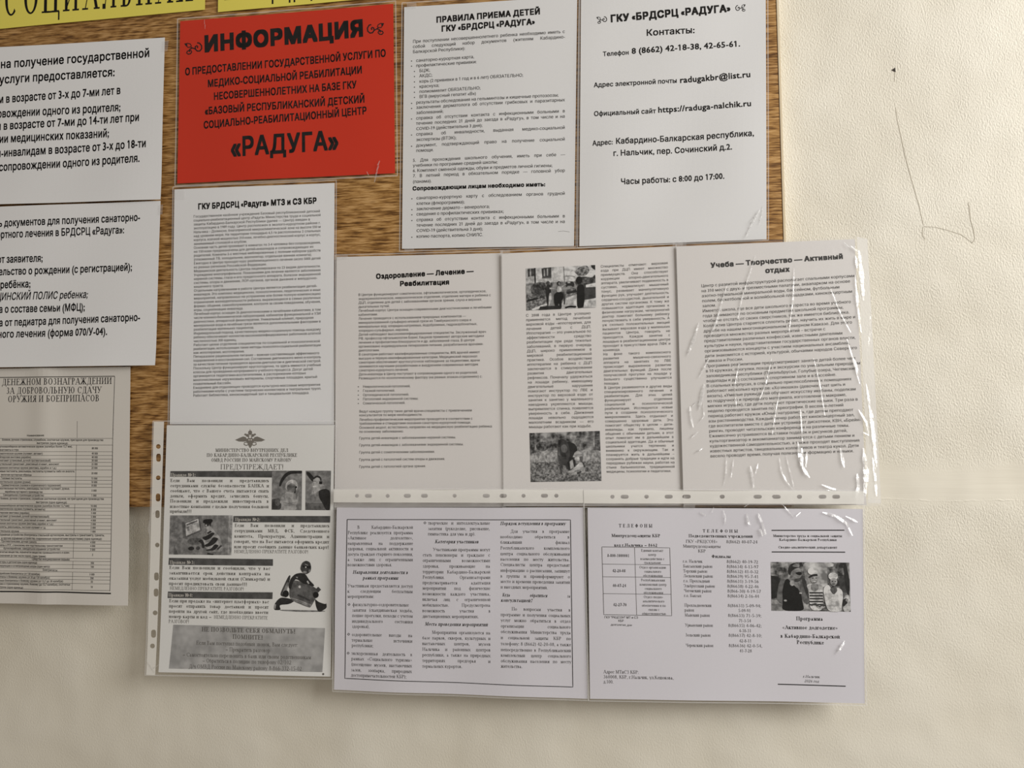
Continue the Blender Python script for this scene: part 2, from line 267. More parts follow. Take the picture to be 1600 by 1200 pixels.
class Serif:
    def __init__(s, stem=.12, hair=.05, shear=0.0, seg=10): s.T, s.t, s.shear, s.seg, s.g = stem, hair, shear, seg, {}
    def draw(s, code, sc=1.0):
        V, Fc = [], []; T, t = s.T, s.t
        def quad(p): k = len(V); V.extend(p); Fc.append([k, k+1, k+2, k+3])
        def line(x0, y0, x1, y1, w):
            L = math.hypot(x1-x0, y1-y0) or 1; nx, ny = -(y1-y0)/L*w/2, (x1-x0)/L*w/2
            if abs(ny) < abs(nx)*.999 and abs(y1-y0) > .3: nx, ny = math.copysign(w/2*min(1.3, L/abs(y1-y0)), nx), 0   # diagonals cut level
            quad([(x0+nx, y0+ny), (x1+nx, y1+ny), (x1-nx, y1-ny), (x0-nx, y0-ny)])
        for cmd in code.split(';'):
            k, *a = cmd.split(); a = [float(q) for q in a]
            if k in 'hdfvoSs': a = [q*sc for q in a]
            if k == 'a': a[:4] = [q*sc for q in a[:4]]
            if k in 'Ss':
                y0, y1 = (a[1], a[2]) if len(a) > 2 else (0, sc); line(a[0], y0, a[0], y1, T)
                if k == 'S':
                    for y in (y0+t/2, y1-t/2): line(a[0]-T*1.25, y, a[0]+T*1.25, y, t)
            elif k == 'h': line(*a, t)
            elif k == 'd': line(*a, T)
            elif k == 'f': yy = a[1]+(t/2 if a[1] < .3 else -t/2); line(a[0]-T*1.15, yy, a[0]+T*1.15, yy, t)
            elif k == 'v': line(a[0], a[1], a[0], a[2], t*1.5)
            elif k == 'o': r = T*.62; quad([(a[0]-r, a[1]-r*.8), (a[0]+r, a[1]-r*.8), (a[0]+r, a[1]+r*.8), (a[0]-r, a[1]+r*.8)])
            elif k == 'a':
                cx, cy, rx, ry, t0, t1 = a; n = max(4, int(s.seg*(t1-t0)/180)); k0 = len(V)
                for i in range(n+1):
                    th = math.radians(t0+(t1-t0)*i/n); w = t+(T-t)*abs(math.cos(th))**1.4; c, q = math.cos(th), math.sin(th)
                    V.append((cx+rx*c, cy+ry*q)); V.append((cx+(rx-w)*c, cy+(ry-w)*q))
                    if i: Fc.append([k0+2*i-2, k0+2*i, k0+2*i+1, k0+2*i-1])
        return V, Fc
    def glyph(s, ch):
        if ch in s.g: return s.g[ch]
        if ch in SERIF: adv, code = SERIF[ch]; V, Fc = s.draw(code)
        elif ch == 'ё': adv, code = SERIF['е']; V, Fc = s.draw(code+';o .2 .82;o .42 .82')
        elif ch.upper() in SERIF and ch != ' ':
            adv, code = SERIF[ch.upper()]; adv *= .7; V, Fc = s.draw(code, .68)
        else: adv, V, Fc = (.36 if ch == ' ' else .6), [], []
        V = np.array(V, float).reshape(-1, 2); V[:, 0] += s.shear*V[:, 1]; s.g[ch] = (V, Fc, adv+(.05 if s.T > .15 else 0)); return s.g[ch]

FONT = {'n': Sans(0.0), 'N': Sans(.016), 'e': Sans(.006), 'b': Sans(.021), 'i': Sans(.014, 2, .2), 'h': Sans(.05, 3), 'H': Sans(.058, 4), 'd': Sans(.03, 3),
        'r': Serif(.115, .05), 'R': Serif(.175, .06), 'I': Serif(.175, .06, .22), 'q': Serif(.115, .05, .2), 'T': Serif(.155, .05, 0, 16), 'k': Serif(.155, .06)}
BOLD = {'n': 'N', 'r': 'R'}
def runs(text, font):
    """words of a line as (list of glyphs with pen positions, width); * switches to the bold cut"""
    words, cur, w, bold = [], [], 0.0, False
    for ch in text+' ':
        if ch == '*': bold = not bold; continue
        f = FONT[BOLD.get(font, font) if bold else font]
        if ch == ' ':
            words.append((cur, w)); cur, w = [], 0.0; continue
        V, Fc, adv = f.glyph(ch); cur.append((V, Fc, w)); w += adv
    return words
def space(font): return FONT[font].glyph(' ')[2] if font in 'rRIqTk' else .36
def natural(text, font): ws = runs(text, font); return sum(w for _, w in ws)+space(font)*(len(ws)-1)

class Sheet:
    """a sheet hung in front of the wall: corners in the photograph (top left, top right, bottom right, bottom left), its distance from the wall and its gentle buckling"""
    def __init__(s, px, off, amp=.0008, seed=0, curl=None):
        s.off = off; s.c = [P(x, y, -off)[[0, 2]] for x, y in px]; s.px = px
        r = random.Random(seed); s.w = [(r.uniform(14, 52), r.uniform(-30, 30), r.uniform(0, 6.3), amp*r.uniform(.25, .45)) for _ in range(4)]; s.amp = amp; s.curl = curl or {}
    def uv(s, X, Z):
        a, b, c, d = s.c; u = np.full(X.shape, .5); v = np.full(X.shape, .5)
        for _ in range(7):
            px = (1-u)*(1-v)*a[0]+u*(1-v)*b[0]+u*v*c[0]+(1-u)*v*d[0]-X; pz = (1-u)*(1-v)*a[1]+u*(1-v)*b[1]+u*v*c[1]+(1-u)*v*d[1]-Z
            xu = (1-v)*(b[0]-a[0])+v*(c[0]-d[0]); zu = (1-v)*(b[1]-a[1])+v*(c[1]-d[1]); xv = (1-u)*(d[0]-a[0])+u*(c[0]-b[0]); zv = (1-u)*(d[1]-a[1])+u*(c[1]-b[1])
            D = xu*zv-xv*zu; u = u-(px*zv-xv*pz)/D; v = v-(xu*pz-px*zu)/D
        return u, v
    def y(s, X, Z, lift=0.0):
        h = np.full(X.shape, s.amp*1.6)
        for kx, kz, ph, am in s.w: h = h+am*np.sin(kx*X+kz*Z+ph)
        if s.curl:
            u, v = s.uv(X, Z)
            for k, am in s.curl.items():
                if k[0] == 'f': h = h+am*np.exp(-((u-float(k[1:]))/.08)**2); continue
                q = {'b': 1-v, 't': v, 'l': u, 'r': 1-u}[k]; h = h+am*np.exp(-np.clip(q, -.2, 2)/.1)
        return -(s.off+h+lift)
    def put(s, XZ, lift): XZ = np.asarray(XZ, float).reshape(-1, 2); return np.column_stack((XZ[:, 0], s.y(XZ[:, 0], XZ[:, 1], lift), XZ[:, 1]))
    def at(s, px, py): return P(px, py, -s.off)[[0, 2]]
    def grid(s, name, mat, parent, lift=0.0, step=.006, px=None, thick=0.0, round_corner=None):
        c = s.c if px is None else [s.at(*p) for p in px]
        nu = max(2, int(np.linalg.norm(c[1]-c[0])/step)); nv = max(2, int(np.linalg.norm(c[3]-c[0])/step))
        U, W = np.meshgrid(np.linspace(0, 1, nu+1), np.linspace(0, 1, nv+1)); U, W = U.ravel(), W.ravel()
        if round_corner: U, W = round_corner(U, W)
        XZ = ((1-U)*(1-W))[:, None]*c[0]+(U*(1-W))[:, None]*c[1]+(U*W)[:, None]*c[2]+((1-U)*W)[:, None]*c[3]
        V = s.put(XZ, lift); n = nu+1; Fc = [[j*n+i, (j+1)*n+i, (j+1)*n+i+1, j*n+i+1] for j in range(nv) for i in range(nu)]
        if thick:
            k = len(V); V = np.vstack((V, V+np.array((0, thick, 0)))); Fc += [[q+k for q in reversed(f)] for f in Fc]
            rim = list(range(nu))+[j*n+nu for j in range(nv)]+[nv*n+i for i in range(nu, 0, -1)]+[j*n for j in range(nv, 0, -1)]
            Fc += [[rim[i], rim[(i+1) % len(rim)], rim[(i+1) % len(rim)]+k, rim[i]+k] for i in range(len(rim))]
        return mk(name, V, Fc, mat, parent, smooth=not thick) if not thick else mk(name, V, Fc, mat, parent, smooth=False)

class Ink:
    """what is printed on one sheet in one ink: letters, rules, tints"""
    def __init__(s, sheet, name, mat, root, lift=.00014): s.sh, s.name, s.mat, s.root, s.lift, s.V, s.F, s.k = sheet, name, mat, root, lift, [], [], 0
    def add(s, V, Fc): s.V.append(np.asarray(V, float).reshape(-1, 2)); s.F += [[i+s.k for i in f] for f in Fc]; s.k += len(s.V[-1])
    def line(s, text, x0, y0, x1, y1, cap, font='n', mode='F', k=None, width=None):
        """one line of lettering from its left baseline pixel towards (x1, y1); F fits the width, J spreads the words, L and C keep the natural width"""
        a, b = s.sh.at(x0, y0), s.sh.at(x1, y1); L = np.linalg.norm(b-a); ex = (b-a)/L; ez = np.array((-ex[1], ex[0]))
        m = L/math.hypot(x1-x0, y1-y0); S = cap*m
        ws = runs(text, font); sp = space(font); nat = sum(w for _, w in ws)+sp*(len(ws)-1)
        sx = L/nat if k is None else k*S
        if mode != 'F' and nat*sx > L*1.002: sx = L/nat
        if mode == 'C': a = a+ex*(L-nat*sx)/2
        gap = sp*sx
        if mode == 'J' and len(ws) > 1: gap = (L-sum(w for _, w in ws)*sx)/(len(ws)-1)
        pen = 0.0
        for g, w in ws:
            for V, Fc, x in g:
                if len(V): s.add(a+np.outer(pen+(x+V[:, 0])*sx, ex)+np.outer(V[:, 1]*S, ez), Fc)
            pen += w*sx+gap
    def rows(s, items, Y, L, R, S, cap, font='n', k=None):
        """lines of one column: items (baseline y at the left, text, mode, indent px); Y its top and bottom, L and R the margins there, S how far the right end drops there"""
        sc = .0; out = []
        for it in items:
            y, text = it[0], it[1]; mode = it[2] if len(it) > 2 else 'J'; ind = it[3] if len(it) > 3 else 0
            t = (y-Y[0])/(Y[1]-Y[0]) if Y[1] != Y[0] else 0; xl = L[0]+(L[1]-L[0])*t+ind; xr = R[0]+(R[1]-R[0])*t; out.append((text, xl, y, xr, y+S[0]+(S[1]-S[0])*t, mode))
        if k is None: k = min((o[3]-o[1])/(natural(o[0], font)*cap) for o in out if o[5] in 'JL')
        for o in out: s.line(*o[:5], cap, font, o[5], k)
        return k
    def block(s, text, y0, y1, L, R, S, cap, font='n', mode='L', k=None):
        ls = text.strip('\n').split('\n'); n = len(ls)
        return s.rows([(y0+(y1-y0)*i/max(1, n-1), t.strip('~'), 'L' if (mode == 'L' or t.endswith('~')) else mode) for i, t in enumerate(ls) if t.strip()], (y0, y1), L, R, S, cap, font, k)
    def strip(s, pts, w):
        """a rule of width w px through pixel points"""
        Q = []
        for (xa, ya), (xb, yb) in zip(pts, pts[1:]):
            n = max(1, int(math.hypot(xb-xa, yb-ya)/4))
            Q += [(xa+(xb-xa)*i/n, ya+(yb-ya)*i/n) for i in range(n)]
        Q.append(pts[-1]); V = []
        for i, (x, y) in enumerate(Q):
            xa, ya = Q[max(0, i-1)]; xb, yb = Q[min(len(Q)-1, i+1)]; l = math.hypot(xb-xa, yb-ya) or 1; nx, ny = -(yb-ya)/l*w/2, (xb-xa)/l*w/2
            V += [s.sh.at(x+nx, y+ny), s.sh.at(x-nx, y-ny)]
        s.add(V, [[2*i, 2*i+2, 2*i+3, 2*i+1] for i in range(len(Q)-1)])
    def poly(s, pts, n=0):
        """a filled outline given in pixels, cut fine enough to lie on the sheet"""
        V, Fc = drape([s.sh.at(*p) for p in pts]); s.add(V, Fc)
    def build(s):
        if not s.V: return None
        return mk(s.name, s.sh.put(np.vstack(s.V), s.lift), s.F, s.mat, s.root)
def drape(XZ, emax=.005):
    bm = bmesh.new(); f = bm.faces.new([bm.verts.new((p[0], 0, p[1])) for p in XZ]); bmesh.ops.triangulate(bm, faces=[f])
    for _ in range(7):
        ed = [e for e in bm.edges if e.calc_length() > emax]
        if not ed: break
        bmesh.ops.subdivide_edges(bm, edges=ed, cuts=1); bmesh.ops.triangulate(bm, faces=[q for q in bm.faces if len(q.verts) > 3])
    bm.verts.index_update(); V = [(v.co.x, v.co.z) for v in bm.verts]; Fc = [[v.index for v in q.verts] for q in bm.faces]; bm.free(); return V, Fc

def ell(cx, cy, rx, ry, n=16, a0=0, a1=360): return [(cx+rx*math.cos(math.radians(a0+(a1-a0)*i/n)), cy+ry*math.sin(math.radians(a0+(a1-a0)*i/n))) for i in range(n if a1-a0 >= 360 else n+1)]
def rib(pts, w):
    l, r = [], []
    for i, (x, y) in enumerate(pts):
        xa, ya = pts[max(0, i-1)]; xb, yb = pts[min(len(pts)-1, i+1)]; q = math.hypot(xb-xa, yb-ya) or 1; ww = (w[i] if isinstance(w, (list, tuple)) else w)/2
        l.append((x-(yb-ya)/q*ww, y+(xb-xa)/q*ww)); r.append((x+(yb-ya)/q*ww, y-(xb-xa)/q*ww))
    return l+r[::-1]
def rect(x0, y0, x1, y1): return [(x0, y0), (x1, y0), (x1, y1), (x0, y1)]
def picture(sheet, name, quad, shapes, root, lift=.00009, label=None):
    """a printed picture: flat printed areas (material, outline in picture coordinates 0-1, y down) laid over one another on the sheet"""
    V, Fc, mi, mats = [], [], [], []; n = 0
    c = [sheet.at(*q) for q in quad]
    for j, (m, pts) in enumerate(shapes):
        if len(pts) > 4:
            for _ in range(2): pts = [q for a, e in zip(pts, pts[1:]+pts[:1]) for q in ((a[0]*.8+e[0]*.2, a[1]*.8+e[1]*.2), (a[0]*.2+e[0]*.8, a[1]*.2+e[1]*.8))]
        W = [(1-u)*(1-v)*c[0]+u*(1-v)*c[1]+u*v*c[2]+(1-u)*v*c[3] for u, v in [(min(1, max(0, a)), min(1, max(0, b))) for a, b in pts]]
        D = []
        for w in W:
            if not D or np.linalg.norm(w-D[-1]) > 1e-5: D.append(w)
        if np.linalg.norm(D[0]-D[-1]) < 1e-5: D.pop()
        if len(D) < 3: continue
        v2, f2 = drape(D, .004); V.append(sheet.put(v2, lift+.000012*j)); Fc += [[i+n for i in f] for f in f2]; n += len(v2)
        if M[m] not in mats: mats.append(M[m])
        mi += [mats.index(M[m])]*len(f2)
    o = mk(name, np.vstack(V), Fc, mats, root, mi)
    if label: o['label'] = label
    return o

def notice(name, px, off, mat, label, cat='notice', amp=.0008, seed=0, curl=None, group='paper notices on the board', shape=None):
    sh = Sheet(px, off, amp, seed, curl); b = (sh.c[2]+sh.c[3])/2
    root = empty(name, (b[0], -off, b[1]), label, cat, group); sh.root = root
    sh.grid('paper', M[mat], root, thick=.0002, round_corner=shape); return sh
def sleeve(sh, px, mat='film', lift=.0006, name='plastic_sleeve', step=.008):
    k = Ink(sh, 'sleeve_seam', M['seam'], sh.root, lift+.0001); k.strip(list(px)+[px[0]], 1.8); k.build()
    return sh.grid(name, M[mat], sh.root, lift, step, px)
def tape(sh, px, lift=.0009): return sh.grid('tape', M['tape'], sh.root, lift, .006, px)
def folds(sh, lines, name='film_fold', lift=.0007, mat='glint'):
    """creases of the plastic film: a run of small facets of film that lean outwards at their lower edge"""
    for pts, w in lines:
        V, Fc, Q = [], [], []
        for (xa, ya), (xb, yb) in zip(pts, pts[1:]):
            n = max(1, int(math.hypot(xb-xa, yb-ya)/6)); Q += [(xa+(xb-xa)*i/n, ya+(yb-ya)*i/n) for i in range(n)]
        Q.append(pts[-1]); N_ = len(Q)
        W = [1.15*w*(.2+.8*math.sin(math.pi*(i+.2)/(N_-.6))**.7)*random.uniform(.7, 1.2) for i in range(N_)]
        for i in range(N_-1):
            (xa, ya), (xb, yb) = Q[i], Q[i+1]; l = math.hypot(xb-xa, yb-ya); nx, ny = -(yb-ya)/l/2, (xb-xa)/l/2; t = random.uniform(.45, 1.15)
            c = [sh.at(xa+nx*W[i], ya+ny*W[i]), sh.at(xa-nx*W[i], ya-ny*W[i]), sh.at(xb-nx*W[i+1], yb-ny*W[i+1]), sh.at(xb+nx*W[i+1], yb+ny*W[i+1])]
            zm = max(q[1] for q in c); xm = max(q[0] for q in c); k = len(V)
            V += [sh.put(q, lift+t*(.30*(zm-q[1])+.20*(xm-q[0])))[0] for q in c]; Fc.append([k, k+1, k+2, k+3])
            if i: Fc.append([k-1, k-2, k+1, k])
        mk(name, V, Fc, M[mat], sh.root)
def scroll(ink, x, y, s, tilt, flip=1):
    """the printed scroll ornament beside a heading: a hooked curl and two small leaf loops"""
    def T(pts): c, q = math.cos(tilt), math.sin(tilt); return [(x+(flip*a*c-b*q)*s, y+(flip*a*q+b*c)*s) for a, b in pts]
    ink.strip(T([(.4, -.46), (.62, -.42), (.82, -.14), (.8, .18), (.6, .38), (.34, .36), (.16, .14), (.18, -.1), (.34, -.18), (.44, -.06), (.36, .06)]), .13*s)
    ink.strip(T([(-.1, .02), (-.3, -.1), (-.56, -.08), (-.72, -.26), (-.86, -.46), (-.56, -.5), (-.3, -.4), (-.2, -.2), (-.3, -.1)]), .09*s)
    ink.strip(T([(.16, .14), (-.1, .02), (-.34, .08), (-.5, .26), (-.66, .3), (-.74, .46), (-.6, .6), (-.36, .58), (-.22, .4), (-.3, .22), (-.44, .28), (-.42, .4)]), .11*s)
    ink.poly(T([(-.9, -.5), (-.66, -.52), (-.58, -.28), (-.72, -.24)]))
# ------------------------------------------------------------------ the wall
wl = mk('wall_back', [(-2.2, 0, 0), (1.9, 0, 0), (1.9, 0, 2.9), (-2.2, 0, 2.9), (-2.2, .12, 0), (1.9, .12, 0), (1.9, .12, 2.9), (-2.2, .12, 2.9)],
        [[0, 1, 2, 3], [5, 4, 7, 6], [4, 0, 3, 7], [1, 5, 6, 2], [3, 2, 6, 7], [4, 5, 1, 0]], M['wall']); wl['kind'] = 'structure'
class WallInk(Ink):
    def __init__(s, name, mat): s.sh = Sheet([(0, 0), (1600, 0), (1600, 1200), (0, 1200)], 0.0, 0.0); Ink.__init__(s, s.sh, name, mat, wl, .00025)
ck = WallInk('hairline_crack', M['crack'])
ck.strip([(1398, 113), (1397.5, 128)], .5)
ck.strip([(1399, 168), (1402, 188), (1408, 215), (1414, 243), (1421, 270), (1429, 298), (1436, 322), (1443, 352)], .6)
ck.strip([(1443, 354), (1462, 355), (1484, 361), (1502, 367), (1512, 374), (1519, 380)], .55); ck.strip([(1519, 380), (1523, 373), (1521, 360), (1516, 342), (1513, 316)], .7)
ck.strip([(1442, 355), (1441, 368), (1446, 374)], .6); ck.build()
V, Fc = [], []
for i in range(46):
    x = 1370+i*5.4; y = 780.5+.013*(x-1370)+1.3*math.sin(x*.031)+random.uniform(-.6, .6); hh = .00005+.0003*random.random()*(.55+.45*math.sin(i*.55))
    V += [P(x, y-2.2), P(x, y+.2, -hh), P(x, y+1.3)]
    if i: a = 3*i; Fc += [[a-3, a-2, a+1, a], [a-2, a-1, a+2, a+1]]
mk('plaster_ridge', V, Fc, M['wall'], wl)
hl = WallInk('chipped_hole', M['hole']); hl.poly([(1392.5, 109.5), (1396, 107.5), (1398.5, 105.5), (1398, 109), (1399.2, 113), (1396, 111.5)]); hl.build()

# ------------------------------------------------------------------ the board
BT = .015
bl, br = P(-420, 792, -BT), P(1236.5, 792, -BT)
zt = P(800, -420, -BT)[2]; board = empty('notice_board', ((bl[0]+br[0])/2, 0, bl[2]), 'large oak-look laminate board on the wall carrying the paper notices', 'notice board')
box('panel', (bl[0], -BT, bl[2]), (br[0], -.0005, zt), M['wood'], board, .0006)
box('edge_band', (br[0]+.0001, -BT-.0004, bl[2]), (br[0]+.0028, -.0005, zt), M['band'], board, .0004)

# ------------------------------------------------------------------ yellow heading strips
def strip_sheet(px, label, letters, seed):
    sh = notice('title_strip', px, BT+.0012, 'yellow', label, 'heading strip', .0004, seed, group='yellow heading strips'); k = Ink(sh, 'lettering', M['ink'], sh.root)
    for ch, x0, y0, x1, y1, cap in letters: k.line(ch, x0, y0, x1, y1, cap, 'T')
    k.build(); return sh
def bs(x): return 26-.0822*(x-8)
strip_sheet([(-90, -30), (322, -58), (320.5, 15.5), (-90, 54)], 'yellow paper strip reading СОЦИАЛЬНАЯ at the top left corner',
    [(c, a, bs(a), b, bs(b), 50) for c, a, b in (('С', 6, 30), ('О', 36, 63), ('Ц', 66, 96), ('И', 99, 126), ('А', 131, 156), ('Л', 160, 184), ('Ь', 189, 209), ('Н', 213, 240), ('А', 245, 271), ('Я', 277, 304))], 1)
strip_sheet([(342, -58), (760, -86), (762, -18), (340.8, 19.3)], 'second yellow paper strip above the red notice, letters cut by the frame',
    [(c, a, bs(a)+3, b, bs(b)+3, 50) for c, a, b in (('П', 351, 383), ('О', 388, 420), ('Д', 424, 457), ('Д', 458, 491), ('Е', 495, 520), ('Р', 524, 548), ('Ж', 552, 592), ('К', 596, 626), ('А', 630, 662))], 2)

# ------------------------------------------------------------------ left column
s1 = notice('notice_sheet', [(-60, 78), (259, 60), (253.5, 313), (-60, 322)], BT+.0030, 'relit', 'white large-print notice cut by the left frame edge, just below the yellow strip', seed=3, amp=.0009, curl={'b': .0018, 'r': .0006})
k = Ink(s1, 'body_text', M['ink'], s1.root)
for t, xa, ya, xb, yb, c in (('на получение государственной', 2, 107.5, 236, 90, 12.6), ('услуги предоставляется:', 0, 131.5, 181, 119.5, 12.6), ('м в возрасте от 3-х до 7-ми лет в', -2, 162, 190, 147.5, 12), ('овождении одного из родителя;', -3, 184.5, 190, 174, 12),
    ('и в возрасте от 7-ми до 14-ти лет при', -4, 204, 220, 190, 12), ('ии медицинских показаний;', 0, 224, 172, 214.5, 12), ('м-инвалидам в возрасте от 3-х до 18-ти', -6, 246.5, 231, 231, 12), ('сопровождении одного из родителя.', 0, 268, 221, 254, 12)): k.line(t, xa, ya, xb, yb, c, 'b')
k.build()
tape(s1, [(257, 66), (266, 65), (264, 82), (256, 82.5)])
s2 = notice('notice_sheet', [(-60, 326), (251.5, 314), (244.5, 571), (-60, 575)], BT+.0040, 'relit', 'white notice listing documents, cut by the left frame edge, above the weapons table', seed=4, amp=.0009, curl={'b': .0022})
k = Ink(s2, 'body_text', M['ink'], s2.root)
for t, xa, ya, xb, yb, f in (('ь документов для получения санаторно-', 0, 355, 220, 345, 'b'), ('ортного лечения в БРДСРЦ «Радуга»:', -3, 373, 195, 364.5, 'b'), ('от заявителя;', -2, 411.5, 68, 409, 'b'), ('ельство о рождении (с регистрацией);', 0, 430.5, 208, 423, 'b'),
    ('ребёнка;', 2, 451, 49, 449, 'b'), ('ЦИНСКИЙ ПОЛИС ребенка;', -4, 469.5, 138, 465.5, 'i'), ('а о составе семьи (МФЦ);', 0, 489, 134, 485.5, 'b'), ('а от педиатра для получения санаторно-', 0, 510, 221, 501.5, 'b'), ('ного лечения (форма 070/У-04).', -2, 528, 170, 523.5, 'b')): k.line(t, xa, ya, xb, yb, 10.8, f)
k.build()
tape(s2, [(250, 321), (256, 320.5), (255, 336), (249, 336)])

s3 = notice('notice_sheet', [(-60, 577), (204.5, 573), (201.5, 945.5), (-60, 941)], BT+.0012, 'grey', 'greyish sheet with a weapons reward price table, at the lower left', 'notice', seed=5, amp=.0008, curl={'b': .0012, 'f.5': .0022})
b = Ink(s3, 'table_tint', M['tint'], s3.root, .00008); b.poly([(-40, 590.5), (180, 588), (177, 685), (173.8, 923), (-40, 923)]); b.build()
t = Ink(s3, 'heading', M['ink'], s3.root)
for x, xa, ya, xb, yb in (('О ДЕНЕЖНОМ ВОЗНАГРАЖДЕНИИ', -6, 602.3, 176, 600), ('ЗА ДОБРОВОЛЬНУЮ СДАЧУ', 11.5, 615.6, 160, 614.2), ('ОРУЖИЯ И БОЕПРИПАСОВ', 14, 628.6, 156.5, 627)): t.line(x, xa, ya, xb, yb, 9.4, 'k')
t.build()
r = Ink(s3, 'table_rules', M['rule'], s3.root)
r.strip([(-40, 590.5), (180, 588)], 1.3); r.strip([(180, 588), (177.3, 685), (173.8, 923)], .8)
RY = [685, 695.3, 705.8, 711.7, 717.2, 722.5, 728.3, 734.2, 745, 750.5, 756.2, 761.5, 771.7, 777, 788, 793.7, 798.8, 805, 810.3, 816.3, 821.7, 827.5, 833.8, 845, 850, 856.3, 861.3, 872.5, 877, 882.5, 888.7, 894, 900.8, 905.8, 911.7, 922]
def drop(y): return 2.6*(y-685)/237
for y in RY: r.strip([(-40, y-drop(y)*1.2), (177.2-3.4*(y-685)/237, y)], .55)
span = {0, 13, 22, 27, 30}
for i, y in enumerate(RY[:-1]):
    if i in (0, 13, 22, 27, 30): continue
    x = 121.5-6.5*(y-660)/264; r.strip([(x, y-.7*drop(y)/2.6), (x-6.5*(RY[i+1]-y)/264, RY[i+1]-.7*drop(y)/2.6)], .5)
r.strip([(121.7, 658), (121.3, 684)], .45); r.build()
hv = Ink(s3, 'thick_rule', M['ink'], s3.root); hv.strip([(-40, 923), (0, 923.7), (90, 924.2), (175.5, 926.6)], 2.0); hv.build()
k = Ink(s3, 'table_text', M['ink'], s3.root)
k.line('Наименование', 44, 682, 72, 681.6, 2.9, 'N')
TR = [(0, '*Боевое, ручное стрелковое, служебное, охотничье оружие, пригодное для производства/выстрелов (одна единица):', ''), (1, 'Крупнокалиберное автоматическое оружие (калибра более 12,7 мм),/гранатометы и птрк', '80 000'), (2, 'Автоматическое оружие (пулемет, автомат)', '40 000'), (3, 'Снайперская винтовка (карабин)', '40 000'),
 (4, 'Гранатомет (станковый, ручной противотанковый)', '30 000'), (5, 'Подствольный гранатомет, реактивный огнемет, миномет', '25 000'), (6, 'Нарезное охотничье оружие (винтовка, карабин и т.д.)', '20 000'), (7, 'Боевые пистолеты, револьверы, пистолеты-пулеметы либо их аналоги,/включая кустарные образцы', '20 000'), (8, 'Газовые пистолеты', '15 000'), (9, 'Гладкоствольное оружие (ружье)', '10 000'),
 (10, 'Травматическое (газовое и ограниченного поражения)', '8 000'), (11, 'Гладкоствольные пистолеты, револьверы, пистолет-пулемет, ружье,/карабины кустарного производства', '5 000'), (12, 'Самодельное стреляющее устройство', '1 000'), (13, '*Боевое, ручное стрелковое, служебное охотничье оружие, не пригодное для производства/выстрелов (одна единица):', ''),
 (14, 'Крупнокалиберное автоматическое оружие (калибра более 12,7 мм)', '10 000'), (15, 'Автоматическое оружие (пулеметы, автоматы)', '8 000'), (16, 'Снайперская винтовка (карабин)', '5 000'), (17, 'Гранатомет (станковый, ручной противотанковый)', '5 000'), (18, 'Подствольный гранатомет, реактивный огнемет, миномет', '4 000'), (19, 'Нарезное охотничье оружие (винтовка, карабин и т.д.)', '3 000'), (20, 'Пистолеты, револьверы, пистолет-пулемет и т.д.', '2 000'), (21, 'Гладкоствольное оружие', '1 000'),
 (22, '*Взрывные устройства (боеприпасы ствольной артиллерии, выстрелы к гранатомету, гранаты,/и прочие взрывные устройства, снаряженные взрывчатыми веществами) (одна единица):', ''), (23, 'Противотанковая, ручная граната', '4 000'), (24, 'Выстрелы к РПГ, станковому или подствольному гранатометам', '4 000'), (25, 'Артиллерийская, самодельное взрывное устройство', '3 000'), (26, 'Взрывчатые вещества, взрывчатое вещество промышленного и воен-/ного назначения (в том числе порох), (один грамм)', '5'),
 (27, '*Средства инициирования взрыва:', ''), (28, 'Детонаторы и детонаторы (одна единица)', '300'), (29, 'Детонирующие и огнепроводные шнуры (один метр)', '100'), (30, '*Боеприпасы:', ''), (31, 'Артиллерийские боеприпасы (от 120 калибра)', '3 000'), (32, 'Боеприпасы к боевому оружию (от 30 до 120 калибра)', '200'), (33, 'Малокалиберные боеприпасы к боевому оружию (от 12,7 до 30 калибра)', '50'), (34, 'К патронам к стрелковому оружию, боевому (до 12,7 калибра), охотничьи/патроны (одна единица)', '10')]
ENDS = {1: (114, 31), 2: (70,), 3: (51,), 4: (82,), 5: (94,), 6: (90,), 7: (118, 52), 8: (36,), 9: (50,), 10: (97,), 11: (110, 70), 12: (72,), 14: (110,), 15: (74,), 16: (48,), 17: (80,), 18: (91,), 19: (86,), 20: (75,), 21: (31,), 23: (60,), 24: (100,), 25: (96,), 26: (111, 75), 28: (61,), 29: (81,), 31: (66,), 32: (81,), 33: (101,), 34: (112, 38)}
for i, tx, val in TR:
    y0, y1 = RY[i], RY[i+1]; ls = tx.split('/')
    for j, l in enumerate(ls):
        y = y0+(y1-y0)*(j+.78)/len(ls)-.2; bold = tx.startswith('*'); l = l.strip('*')
        if bold: wd = natural(l, 'N')*2.55; c = 84-3*(y-685)/237; k.line(l, c-wd/2, y-drop(y)*.6-.3, c+wd/2, y-drop(y)*.4+.3, 3.1, 'N')
        else: wd = natural(l, 'e')*2.5; e = ENDS[i][j]; k.line(l, max(e-wd, -50), y-drop(y), e, y-drop(y)*.5, 2.9, 'N')
    if val:
        wd = natural(val, 'e')*2.5; c = 149.5-4*(y0-685)/237; y = (y0+y1)/2+1.4-drop(y0)*.12; k.line(val, c-wd/2, y-.1, c+wd/2, y+.1, 3.1, 'N')
k.build()

